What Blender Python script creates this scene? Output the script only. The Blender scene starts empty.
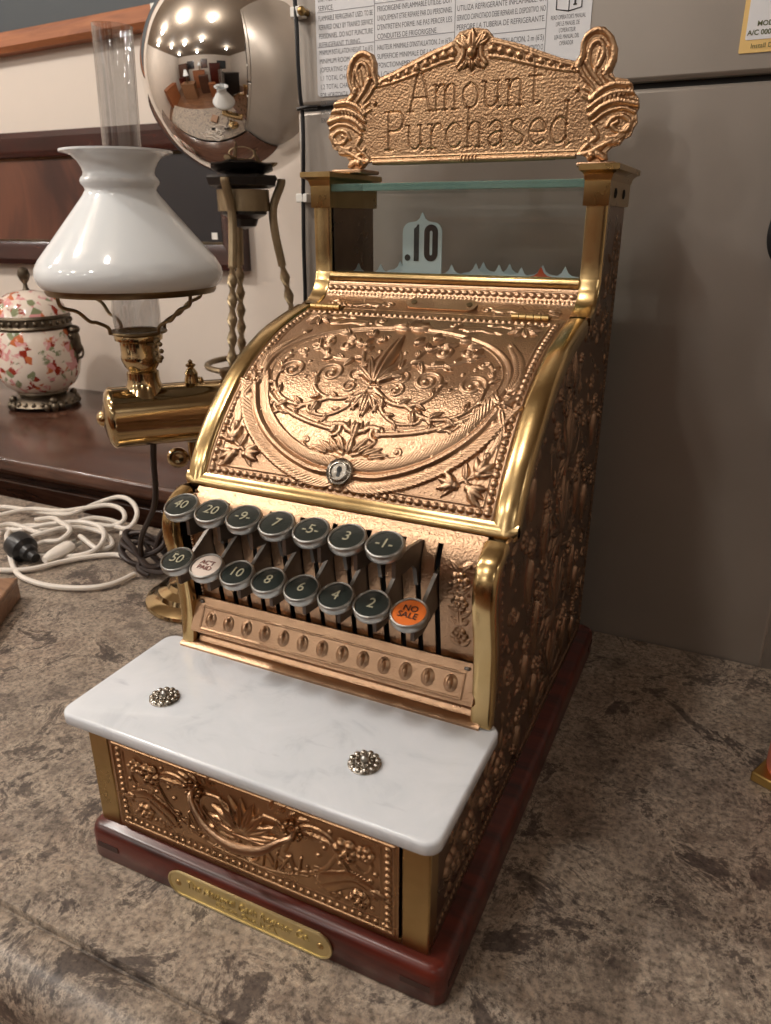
import bpy, bmesh, math, random
import numpy as np
from mathutils import Vector, Matrix
random.seed(7)
SC = bpy.context.scene
COL = SC.collection
PI = math.pi

# ------------------------------------------------------------------ camera
CC = np.array([0.22612558, -0.27689964, 0.40744836])
CR = np.array([0.90252104, 0.43064569, -0.00025192])
CU = np.array([-0.15705356, 0.32968789, 0.93093506])
CF = np.array([-0.40098623, 0.84014891, -0.36518469])
FPX = 746.2564
def at(px, py, ax, val):
    "the point of the plane ax=val that the camera ray through a pixel meets"
    d = CF + CR * (px - 385.5) / FPX - CU * (py - 512) / FPX
    k = 'xyz'.index(ax)
    t = (val - CC[k]) / d[k]
    return CC + t * d
cam_d = bpy.data.cameras.new('camera')
cam = bpy.data.objects.new('camera', cam_d); COL.objects.link(cam)
cam.matrix_world = Matrix(((CR[0], CU[0], -CF[0], CC[0]), (CR[1], CU[1], -CF[1], CC[1]), (CR[2], CU[2], -CF[2], CC[2]), (0, 0, 0, 1)))
cam_d.sensor_fit = 'HORIZONTAL'; cam_d.sensor_width = 36.0; cam_d.lens = FPX * 36.0 / 771.0
cam_d.clip_start = 0.01; cam_d.clip_end = 50
cam_d.dof.use_dof = True; cam_d.dof.focus_distance = 0.60; cam_d.dof.aperture_fstop = 16.0
SC.camera = cam

# ------------------------------------------------------------------ materials
def new_mat(name):
    m = bpy.data.materials.new(name); m.use_nodes = True
    nt = m.node_tree; b = nt.nodes['Principled BSDF']
    return m, nt, b
def nd(nt, typ, **kw):
    n = nt.nodes.new(typ)
    for k, v in kw.items():
        if k in n.inputs: n.inputs[k].default_value = v
        else: setattr(n, k, v)
    return n
def ramp(nt, stops, interp='LINEAR'):
    r = nt.nodes.new('ShaderNodeValToRGB'); r.color_ramp.interpolation = interp
    els = r.color_ramp.elements
    while len(els) < len(stops): els.new(0.5)
    for e, (p, c) in zip(els, stops):
        e.position = p; e.color = (*c, 1) if len(c) == 3 else c
    return r
def srgb(r, g, b):
    f = lambda v: (v / 255 / 12.92) if v / 255 <= .04045 else ((v / 255 + .055) / 1.055) ** 2.4
    return (f(r), f(g), f(b))
def plain(name, col, rough=.5, metal=0., **kw):
    m, nt, b = new_mat(name)
    b.inputs['Base Color'].default_value = (*col, 1); b.inputs['Roughness'].default_value = rough; b.inputs['Metallic'].default_value = metal
    for k, v in kw.items(): b.inputs[k].default_value = v
    return m
def coords(nt, scale=(1, 1, 1)):
    t = nd(nt, 'ShaderNodeTexCoord'); mp = nd(nt, 'ShaderNodeMapping'); mp.inputs['Scale'].default_value = scale
    nt.links.new(t.outputs['Object'], mp.inputs['Vector']); return mp.outputs['Vector']
def metal_mat(name, c1, c2, rough=.3, stipple=0., stip_scale=900, patch=30., rvar=.12):
    m, nt, b = new_mat(name); L = nt.links
    v = coords(nt)
    n = nd(nt, 'ShaderNodeTexNoise', Scale=patch, Detail=4.0, Roughness=.6); L.new(v, n.inputs['Vector'])
    r = ramp(nt, [(.35, c1), (.68, c2)]); L.new(n.outputs['Fac'], r.inputs['Fac']); L.new(r.outputs['Color'], b.inputs['Base Color'])
    b.inputs['Metallic'].default_value = 1.0
    mr = nd(nt, 'ShaderNodeMapRange'); L.new(n.outputs['Fac'], mr.inputs['Value'])
    mr.inputs['To Min'].default_value = max(.03, rough - rvar); mr.inputs['To Max'].default_value = rough + rvar
    L.new(mr.outputs['Result'], b.inputs['Roughness'])
    if stipple:
        vo = nd(nt, 'ShaderNodeTexNoise', Scale=stip_scale, Detail=1.0); L.new(v, vo.inputs['Vector'])
        bp = nd(nt, 'ShaderNodeBump', Strength=stipple, Distance=.0006); L.new(vo.outputs['Fac'], bp.inputs['Height'])
        L.new(bp.outputs['Normal'], b.inputs['Normal'])
    return m
M = {}
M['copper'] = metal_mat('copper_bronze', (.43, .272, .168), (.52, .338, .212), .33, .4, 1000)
M['sidebronze'] = metal_mat('shaded_side_bronze', (.22, .14, .092), (.30, .19, .125), .30, .25, 700)  # darker copy of the case metal, the side's shade put into its colour
M['sign'] = metal_mat('sign_bronze', (.42, .255, .143), (.48, .305, .175), .38, .8, 560)
M['drawer'] = metal_mat('shaded_drawer_bronze', (.38, .225, .12), (.48, .29, .16), .28, .12, 800)  # same metal as the lid, browner to hold the drawer's shade in the colour
M['brass'] = metal_mat('polished_brass', (.47, .33, .15), (.57, .41, .20), .22, .05, 300, patch=45, rvar=.07)
M['oldbrass'] = metal_mat('old_brass', (.40, .27, .11), (.50, .35, .16), .3, .08, 300, patch=25)
M['lampbrass'] = metal_mat('lamp_brass', (.46, .345, .185), (.58, .44, .25), .12, 0, patch=25, rvar=.06)
M['darkbrass'] = metal_mat('dark_brass', (.20, .145, .08), (.30, .22, .125), .34, 0)
M['plate'] = metal_mat('maker_plate_brass', (.60, .50, .26), (.72, .60, .33), .42, .1, 300)
M['mount'] = metal_mat('dark_bronze_mount', (.11, .09, .065), (.19, .155, .115), .4, 0)
M['iron'] = metal_mat('bronzed_iron', (.27, .21, .13), (.36, .28, .18), .45, .1, 300)
M['nickel'] = metal_mat('worn_nickel', (.34, .335, .315), (.48, .475, .45), .34, .1, 500)
M['steel'] = metal_mat('dark_steel', (.16, .145, .13), (.26, .24, .22), .42, .15, 300)
M['pewter'] = metal_mat('pewter', (.30, .27, .23), (.52, .49, .44), .25, 0, patch=300)
M['cavity'] = plain('dark_interior', (.012, .010, .009), .8)
M['keyblack'] = plain('black_key_face', (.018, .024, .021), .25)
M['keywhite'] = plain('cream_key_face', srgb(222, 206, 194), .35)
M['keyorange'] = plain('orange_key_face', srgb(222, 112, 40), .35)
M['numeral'] = plain('ivory_numeral', srgb(172, 167, 142), .4)
M['ink'] = plain('black_ink', (.012, .012, .013), .5)
M['redink'] = plain('dark_red_ink', srgb(120, 60, 55), .5)
M['tabwhite'] = plain('white_enamel', srgb(198, 212, 218), .3)
M['tabred'] = plain('red_enamel', srgb(190, 75, 40), .35)
M['chrome'] = plain('mirror_chrome', (.86, .84, .81), .03, 1.0)
M['white_cord'] = plain('white_cord', srgb(226, 218, 208), .4)
M['brown_cord'] = plain('brown_cord', srgb(46, 32, 26), .5)
M['black'] = plain('black_plastic', (.012, .012, .013), .35)
M['milk'] = plain('milk_glass', srgb(226, 230, 232), .09)
M['milk'].node_tree.nodes['Principled BSDF'].inputs['Subsurface Weight'].default_value = .25
M['milk'].node_tree.nodes['Principled BSDF'].inputs['Subsurface Radius'].default_value = (.01, .01, .01)
M['pink'] = plain('salmon_wax', srgb(224, 132, 108), .5)
M['gold'] = metal_mat('gold_base', (.55, .38, .13), (.62, .44, .17), .38, 0)
M['whitelabel'] = plain('white_label', srgb(216, 216, 218), .45)
M['yellowlabel'] = plain('yellow_label', srgb(222, 186, 118), .5)
M['olive'] = plain('olive_print', srgb(92, 96, 60), .5)
M['greyprint'] = plain('grey_print', srgb(82, 82, 86), .5)
M['line'] = plain('grey_line', srgb(140, 140, 145), .5)
M['paperwhite'] = plain('paper_tag', srgb(225, 222, 215), .6)
M['slate'] = plain('dark_slate', srgb(56, 62, 66), .55)
M['wall'] = None

def thin_glass(name, tint, refl=.9, r0=.035):
    m = bpy.data.materials.new(name); m.use_nodes = True; nt = m.node_tree
    nt.nodes.clear(); out = nt.nodes.new('ShaderNodeOutputMaterial')
    tr = nd(nt, 'ShaderNodeBsdfTransparent'); tr.inputs['Color'].default_value = (*tint, 1)
    gl = nd(nt, 'ShaderNodeBsdfGlossy'); gl.inputs['Roughness'].default_value = .02
    fr = nd(nt, 'ShaderNodeLayerWeight', Blend=.5)
    mx = nd(nt, 'ShaderNodeMixShader')
    pw = nd(nt, 'ShaderNodeMath', operation='POWER'); pw.inputs[1].default_value = 4.; nt.links.new(fr.outputs['Facing'], pw.inputs[0])
    mul = nd(nt, 'ShaderNodeMath', operation='MULTIPLY_ADD'); mul.inputs[1].default_value = refl; mul.inputs[2].default_value = r0
    nt.links.new(pw.outputs[0], mul.inputs[0]); nt.links.new(mul.outputs[0], mx.inputs['Fac'])
    nt.links.new(tr.outputs[0], mx.inputs[1]); nt.links.new(gl.outputs[0], mx.inputs[2]); nt.links.new(mx.outputs[0], out.inputs['Surface'])
    return m
M['glass'] = thin_glass('clear_glass', (.93, .955, .95))
M['chimneyglass'] = thin_glass('chimney_glass', (.91, .915, .92), 1.0, .11)
M['glassedge'] = plain('green_glass_slab', (.34, .58, .52), .05, 0., **{'Transmission Weight': .75, 'IOR': 1.45})

def marble_mat():
    m, nt, b = new_mat('white_marble'); L = nt.links; v = coords(nt)
    n = nd(nt, 'ShaderNodeTexNoise', Scale=22, Detail=6.0, Roughness=.62, Distortion=1.4); L.new(v, n.inputs['Vector'])
    r = ramp(nt, [(.28, srgb(206, 212, 219)), (.44, srgb(222, 227, 233)), (.7, srgb(229, 233, 239))]); L.new(n.outputs['Fac'], r.inputs['Fac'])
    v2 = coords(nt, (60, 240, 60)); n2 = nd(nt, 'ShaderNodeTexNoise', Scale=.45, Detail=3.0); L.new(v2, n2.inputs['Vector'])
    r2 = ramp(nt, [(.0, (1, 1, 1)), (.66, (1, 1, 1)), (.80, (.74, .75, .78))]); L.new(n2.outputs['Fac'], r2.inputs['Fac'])
    mx = nd(nt, 'ShaderNodeMixRGB', blend_type='MULTIPLY'); mx.inputs['Fac'].default_value = .8
    L.new(r.outputs['Color'], mx.inputs[1]); L.new(r2.outputs['Color'], mx.inputs[2]); L.new(mx.outputs[0], b.inputs['Base Color'])
    b.inputs['Roughness'].default_value = .16
    return m
M['marble'] = marble_mat()
def wood_mat(name, c1, c2, c3, rough=.25, scale=(8, 60, 60), coat=.3):
    m, nt, b = new_mat(name); L = nt.links; v = coords(nt, scale)
    n = nd(nt, 'ShaderNodeTexNoise', Scale=1.2, Detail=7.0, Roughness=.6, Distortion=.8); L.new(v, n.inputs['Vector'])
    r = ramp(nt, [(.3, c1), (.52, c2), (.75, c3)]); L.new(n.outputs['Fac'], r.inputs['Fac']); L.new(r.outputs['Color'], b.inputs['Base Color'])
    b.inputs['Roughness'].default_value = rough; b.inputs['Coat Weight'].default_value = coat; b.inputs['Coat Roughness'].default_value = .12
    return m
M['mahogany'] = wood_mat('red_mahogany', srgb(38, 11, 8), srgb(80, 24, 14), srgb(104, 37, 22), .34, coat=.1)
M['inlay'] = plain('dark_inlay_wood', srgb(52, 20, 14), .4)
M['sideboard'] = wood_mat('dark_walnut', srgb(50, 31, 23), srgb(80, 52, 40), srgb(98, 67, 52), .22)
M['orangewood'] = wood_mat('orange_oak', srgb(128, 74, 42), srgb(150, 90, 52), srgb(166, 104, 62), .6, coat=0.)
M['palewood'] = wood_mat('pale_wood', srgb(112, 76, 50), srgb(142, 104, 74), srgb(156, 118, 88), .5)
M['frame'] = wood_mat('dark_frame_wood', srgb(34, 16, 14), srgb(56, 26, 22), srgb(70, 34, 28), .25)
M['blackwood'] = plain('black_wood', srgb(26, 22, 21), .3)

def counter_mat():
    m, nt, b = new_mat('stone_laminate'); L = nt.links; v = coords(nt)
    def noise(s, d=6., r=.6, dist=0.):
        n = nd(nt, 'ShaderNodeTexNoise', Scale=s, Detail=d, Roughness=r, Distortion=dist); L.new(v, n.inputs['Vector']); return n.outputs['Fac']
    def mix(a, c, fac, typ='MIX', f=None):
        mx = nd(nt, 'ShaderNodeMixRGB', blend_type=typ); mx.inputs['Fac'].default_value = fac if f is None else 0
        for k, x in ((1, a), (2, c)):
            if isinstance(x, tuple): mx.inputs[k].default_value = (*x, 1)
            else: L.new(x, mx.inputs[k])
        if f is not None:
            mu = nd(nt, 'ShaderNodeMath', operation='MULTIPLY'); mu.inputs[1].default_value = fac; L.new(f, mu.inputs[0]); L.new(mu.outputs[0], mx.inputs['Fac'])
        return mx.outputs[0]
    def rp(f, st):
        r = ramp(nt, st); L.new(f, r.inputs['Fac']); return r.outputs['Color']
    big = noise(8, 10, .74, .5); mid = noise(34, 9, .76, .35); fine = noise(260, 5, .75); hue = noise(11, 3, .5)
    c = rp(big, [(.34, srgb(94, 85, 78)), (.45, srgb(126, 114, 102)), (.52, srgb(154, 140, 125)), (.60, srgb(132, 118, 103)), (.68, srgb(100, 86, 76))])
    c = mix(c, rp(mid, [(.36, srgb(74, 65, 61)), (.46, srgb(120, 109, 100)), (.53, srgb(164, 151, 137)), (.64, srgb(118, 104, 92))]), .5)
    c = mix(c, (.27, .19, .14), .2, f=rp(hue, [(.5, (0, 0, 0)), (.62, (1, 1, 1))]))
    bl = noise(16, 11, .80, .55)
    c = mix(c, srgb(66, 57, 54), .78, f=rp(bl, [(.535, (0, 0, 0)), (.565, (1, 1, 1))]))
    b2 = noise(52, 9, .82, .4)
    c = mix(c, srgb(78, 68, 63), .75, f=rp(b2, [(.56, (0, 0, 0)), (.585, (1, 1, 1))]))
    c = mix(c, srgb(190, 177, 160), .7, f=rp(bl, [(.506, (0, 0, 0)), (.522, (1, 1, 1)), (.537, (0, 0, 0))]))
    c = mix(c, rp(fine, [(.36, (.38, .36, .35)), (.5, (1, 1, 1)), (.64, (1.42, 1.36, 1.28))]), .9, 'MULTIPLY')
    L.new(c, b.inputs['Base Color'])
    b.inputs['Roughness'].default_value = .45
    bp = nd(nt, 'ShaderNodeBump', Strength=.15, Distance=.0008); L.new(fine, bp.inputs['Height']); L.new(bp.outputs['Normal'], b.inputs['Normal'])
    return m
M['counter'] = counter_mat()
def wall_mat(name, c, bump=.08):
    m, nt, b = new_mat(name); L = nt.links; v = coords(nt)
    n = nd(nt, 'ShaderNodeTexNoise', Scale=3, Detail=5.0); L.new(v, n.inputs['Vector'])
    r = ramp(nt, [(.3, tuple(x * .94 for x in c)), (.7, c)]); L.new(n.outputs['Fac'], r.inputs['Fac']); L.new(r.outputs['Color'], b.inputs['Base Color'])
    n2 = nd(nt, 'ShaderNodeTexNoise', Scale=180, Detail=2.0); L.new(v, n2.inputs['Vector'])
    bp = nd(nt, 'ShaderNodeBump', Strength=bump, Distance=.001); L.new(n2.outputs['Fac'], bp.inputs['Height']); L.new(bp.outputs['Normal'], b.inputs['Normal'])
    b.inputs['Roughness'].default_value = .75
    return m
M['wall'] = wall_mat('cream_wall_paint', srgb(214, 202, 190))
M['ceiling'] = wall_mat('ceiling_paint', srgb(150, 136, 120))
M['floor'] = wood_mat('floor_boards', srgb(96, 66, 46), srgb(128, 90, 64), srgb(150, 110, 80), .35, (1.5, 12, 12))
def fridge_mat():
    m, nt, b = new_mat('grey_brushed_panel'); L = nt.links
    v = coords(nt, (.6, .6, 60)); n = nd(nt, 'ShaderNodeTexNoise', Scale=14, Detail=3.0); L.new(v, n.inputs['Vector'])
    v2 = coords(nt); n2 = nd(nt, 'ShaderNodeTexNoise', Scale=7, Detail=4.0); L.new(v2, n2.inputs['Vector'])
    r = ramp(nt, [(.3, srgb(148, 140, 131)), (.7, srgb(158, 149, 140))]); L.new(n2.outputs['Fac'], r.inputs['Fac']); L.new(r.outputs['Color'], b.inputs['Base Color'])
    b.inputs['Metallic'].default_value = .4
    mr = nd(nt, 'ShaderNodeMapRange'); mr.inputs['To Min'].default_value = .30; mr.inputs['To Max'].default_value = .42
    L.new(n2.outputs['Fac'], mr.inputs['Value']); L.new(mr.outputs[0], b.inputs['Roughness'])
    bp = nd(nt, 'ShaderNodeBump', Strength=.02, Distance=.001); L.new(n.outputs['Fac'], bp.inputs['Height']); L.new(bp.outputs['Normal'], b.inputs['Normal'])
    return m
M['fridge'] = fridge_mat()
def porcelain_mat():
    m, nt, b = new_mat('floral_porcelain'); L = nt.links; v = coords(nt)
    n = nd(nt, 'ShaderNodeTexNoise', Scale=42, Detail=4.0, Roughness=.6, Distortion=.6); L.new(v, n.inputs['Vector'])
    vo = nd(nt, 'ShaderNodeTexVoronoi', Scale=80); L.new(v, vo.inputs['Vector'])
    sep = nd(nt, 'ShaderNodeSeparateColor'); L.new(vo.outputs['Color'], sep.inputs[0])
    cr = ramp(nt, [(.0, srgb(228, 214, 200)), (.34, srgb(150, 52, 36)), (.5, srgb(214, 150, 150)), (.64, srgb(132, 138, 104)), (.74, srgb(226, 212, 200)), (.87, srgb(196, 108, 66))], 'CONSTANT'); L.new(sep.outputs[0], cr.inputs['Fac'])
    mk = ramp(nt, [(.44, (0, 0, 0)), (.50, (1, 1, 1))]); L.new(n.outputs['Fac'], mk.inputs['Fac'])
    mx = nd(nt, 'ShaderNodeMixRGB'); mx.inputs[1].default_value = (*srgb(226, 212, 198), 1); L.new(cr.outputs['Color'], mx.inputs[2]); L.new(mk.outputs['Color'], mx.inputs['Fac'])
    L.new(mx.outputs[0], b.inputs['Base Color']); b.inputs['Roughness'].default_value = .15
    return m
M['porcelain'] = porcelain_mat()
def canvas_mat():
    m, nt, b = new_mat('abstract_canvas'); L = nt.links; v = coords(nt, (1, 1, .7))
    n = nd(nt, 'ShaderNodeTexNoise', Scale=4.5, Detail=5.0, Distortion=1.2); L.new(v, n.inputs['Vector'])
    r = ramp(nt, [(.25, srgb(34, 24, 23)), (.45, srgb(66, 40, 34)), (.58, srgb(104, 64, 48)), (.75, srgb(56, 36, 33))]); L.new(n.outputs['Fac'], r.inputs['Fac'])
    L.new(r.outputs['Color'], b.inputs['Base Color']); b.inputs['Roughness'].default_value = .3
    return m
M['canvas'] = canvas_mat()
M['charcoal'] = plain('charcoal_panel', srgb(44, 42, 44), .3)

# ------------------------------------------------------------------ object helpers
def link_mesh(name, me, mat, parent=None):
    o = bpy.data.objects.new(name, me); COL.objects.link(o)
    if mat: me.materials.append(mat if not isinstance(mat, str) else M[mat])
    if parent: o.parent = parent
    return o
def obj(name, bm, mat, parent=None, smooth=True, ang=35, bevel=0., seg=2):
    bmesh.ops.recalc_face_normals(bm, faces=bm.faces)
    me = bpy.data.meshes.new(name); bm.to_mesh(me); bm.free()
    if smooth:
        me.polygons.foreach_set('use_smooth', [True] * len(me.polygons)); me.set_sharp_from_angle(angle=math.radians(ang))
    o = link_mesh(name, me, mat, parent)
    if bevel:
        md = o.modifiers.new('bevel', 'BEVEL'); md.width = bevel; md.segments = seg; md.limit_method = 'ANGLE'; md.angle_limit = math.radians(40)
    return o
def thing(name, label, cat, loc=(0, 0, 0), group=None):
    o = bpy.data.objects.new(name, None); COL.objects.link(o); o.location = loc; o.empty_display_size = .05
    o['label'] = label; o['category'] = cat
    if group: o['group'] = group
    return o
def tag(o, label, cat, group=None):
    o['label'] = label; o['category'] = cat
    if group: o['group'] = group
    return o
def struct(o):
    o['kind'] = 'structure'; return o
BM = bmesh.new
def box(bm, x0, x1, y0, y1, z0, z1, mat=None):
    r = bmesh.ops.create_cube(bm, size=1.0)
    T = Matrix.Translation(((x0 + x1) / 2, (y0 + y1) / 2, (z0 + z1) / 2)) @ Matrix.Diagonal((x1 - x0, y1 - y0, z1 - z0, 1))
    bmesh.ops.transform(bm, matrix=(mat @ T) if mat else T, verts=r['verts']); return r['verts']
def lathe(bm, prof, c=(0, 0, 0), n=40, axis=None, closed=False, squash=None):
    "prof = [(r, h)...] turned about +z (or about axis) at c"
    rot = Matrix.Identity(3)
    if axis is not None: rot = Vector((0, 0, 1)).rotation_difference(Vector(axis)).to_matrix()
    rings = []
    for r, h in prof:
        if r < 1e-6: rings.append([bm.verts.new(Vector(c) + rot @ Vector((0, 0, h)))])
        else: rings.append([bm.verts.new(Vector(c) + rot @ Vector((r * math.cos(2 * PI * i / n), r * math.sin(2 * PI * i / n), h))) for i in range(n)])
    prs = list(zip(rings, rings[1:])) + ([(rings[-1], rings[0])] if closed else [])
    for a, b in prs:
        for i in range(n):
            j = (i + 1) % n
            if len(a) == 1 and len(b) == 1: continue
            if len(a) == 1: bm.faces.new((a[0], b[i], b[j]))
            elif len(b) == 1: bm.faces.new((a[i], b[0], a[j]))
            else: bm.faces.new((a[i], b[i], b[j], a[j]))
    if not closed:
        for ring, fl in ((rings[0], 1), (rings[-1], 0)):
            if len(ring) > 1:
                try: bm.faces.new(ring)
                except ValueError: pass
def lathe_open(bm, prof, c=(0, 0, 0), n=48):
    rings = [[bm.verts.new(Vector(c) + Vector((r * math.cos(2 * PI * i / n), r * math.sin(2 * PI * i / n), h))) for i in range(n)] for r, h in prof]
    for a, b in zip(rings, rings[1:]):
        for i in range(n):
            j = (i + 1) % n; bm.faces.new((a[i], a[j], b[j], b[i]))
def catmull(pts, n=8, closed=False):
    P = [np.array(p, float) for p in pts]
    if len(P) < 3: return [P[0] + (P[-1] - P[0]) * i / n for i in range(n + 1)]
    Q = [P[-1]] + P + [P[0], P[1]] if closed else [2 * P[0] - P[1]] + P + [2 * P[-1] - P[-2]]
    out = []
    for i in range(1, len(Q) - 2):
        a, b, c, d = Q[i - 1:i + 3]
        for k in range(n):
            t = k / n
            out.append(.5 * ((2 * b) + (c - a) * t + (2 * a - 5 * b + 4 * c - d) * t * t + (3 * b - a - 3 * c + d) * t ** 3))
    if not closed: out.append(P[-1])
    return out
def tube(bm, pts, r, n=8, smooth=8, closed=False, twist=0., flat=1.0, r1=None):
    "round (or flat, twisted) bar along points"
    P = [Vector(p) for p in (catmull(pts, smooth, closed) if smooth else pts)]
    N = len(P); rings = []
    up = None
    for i, p in enumerate(P):
        t = (P[(i + 1) % N] - P[i - 1]) if closed else (P[min(i + 1, N - 1)] - P[max(i - 1, 0)])
        if t.length < 1e-9: t = Vector((0, 0, 1))
        t.normalize()
        if up is None:
            up = Vector((0, 0, 1)) if abs(t.z) < .9 else Vector((1, 0, 0))
        s = t.cross(up); s.normalize(); up = s.cross(t); up.normalize()
        rr = r if r1 is None else r + (r1 - r) * i / max(1, N - 1)
        ph = twist * i / max(1, N - 1)
        ring = []
        for k in range(n):
            a = 2 * PI * k / n
            u, v = rr * math.cos(a), rr * flat * math.sin(a)
            u, v = u * math.cos(ph) - v * math.sin(ph), u * math.sin(ph) + v * math.cos(ph)
            ring.append(bm.verts.new(p + s * u + up * v))
        rings.append(ring)
    prs = list(zip(rings, rings[1:])) + ([(rings[-1], rings[0])] if closed else [])
    for a, b in prs:
        for k in range(n):
            j = (k + 1) % n; bm.faces.new((a[k], a[j], b[j], b[k]))
    if not closed: bm.faces.new(rings[0][::-1]); bm.faces.new(rings[-1])
def prism(bm, poly, ax, lo, hi):
    "polygon of 2-D points extruded along axis ax (0 x, 1 y, 2 z)"
    def mk(p, h):
        v = [0, 0, 0]; o = [i for i in range(3) if i != ax]; v[o[0]], v[o[1]] = p; v[ax] = h; return bm.verts.new(v)
    A = [mk(p, lo) for p in poly]; B = [mk(p, hi) for p in poly]
    n = len(poly)
    for i in range(n): bm.faces.new((A[i], A[(i + 1) % n], B[(i + 1) % n], B[i]))
    bm.faces.new(A[::-1]); bm.faces.new(B)
def sphere(bm, c, r, seg=16, sc=(1, 1, 1), rot=None):
    T = Matrix.Translation(c) @ (rot.to_4x4() if rot else Matrix.Identity(4)) @ Matrix.Diagonal((r * sc[0], r * sc[1], r * sc[2], 1))
    bmesh.ops.create_uvsphere(bm, u_segments=seg, v_segments=max(6, seg // 2), radius=1, matrix=T)
def loft(bm, sections, cap=True, closed=True):
    R = [[bm.verts.new(p) for p in s] for s in sections]
    for a, b in zip(R, R[1:]):
        n = len(a)
        for k in range(n if closed else n - 1):
            j = (k + 1) % n; bm.faces.new((a[k], a[j], b[j], b[k]))
    if cap and closed:
        bm.faces.new(R[0][::-1]); bm.faces.new(R[-1])
_dg = None
def text_mesh(body, size, origin, xdir, ydir, ext=.0002, align='CENTER', bold=0., sx=1., shear=0., spacing=1., line=1.):
    "lettering as a mesh standing on the plane spanned by xdir, ydir"
    cu = bpy.data.curves.new('lettering', 'FONT'); cu.body = body; cu.size = size; cu.extrude = ext; cu.align_x = align; cu.align_y = 'CENTER'
    cu.offset = bold; cu.shear = shear; cu.space_character = spacing; cu.space_line = line; cu.resolution_u = 4
    o = bpy.data.objects.new('lettering', cu); COL.objects.link(o)
    bpy.context.view_layer.update()
    me = bpy.data.meshes.new_from_object(o.evaluated_get(bpy.context.evaluated_depsgraph_get()))
    bpy.data.objects.remove(o); bpy.data.curves.remove(cu)
    X = Vector(xdir).normalized(); Y = Vector(ydir).normalized(); Z = X.cross(Y)
    T = Matrix(((X.x * sx, Y.x, Z.x, origin[0]), (X.y * sx, Y.y, Z.y, origin[1]), (X.z * sx, Y.z, Z.z, origin[2]), (0, 0, 0, 1)))
    me.transform(T)
    return me
def merge_meshes(name, meshes, mat, parent):
    bm = bmesh.new()
    for me in meshes: bm.from_mesh(me); bpy.data.meshes.remove(me)
    m2 = bpy.data.meshes.new(name); bm.to_mesh(m2); bm.free(); m2.materials.clear()
    return link_mesh(name, m2, mat, parent)

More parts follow.
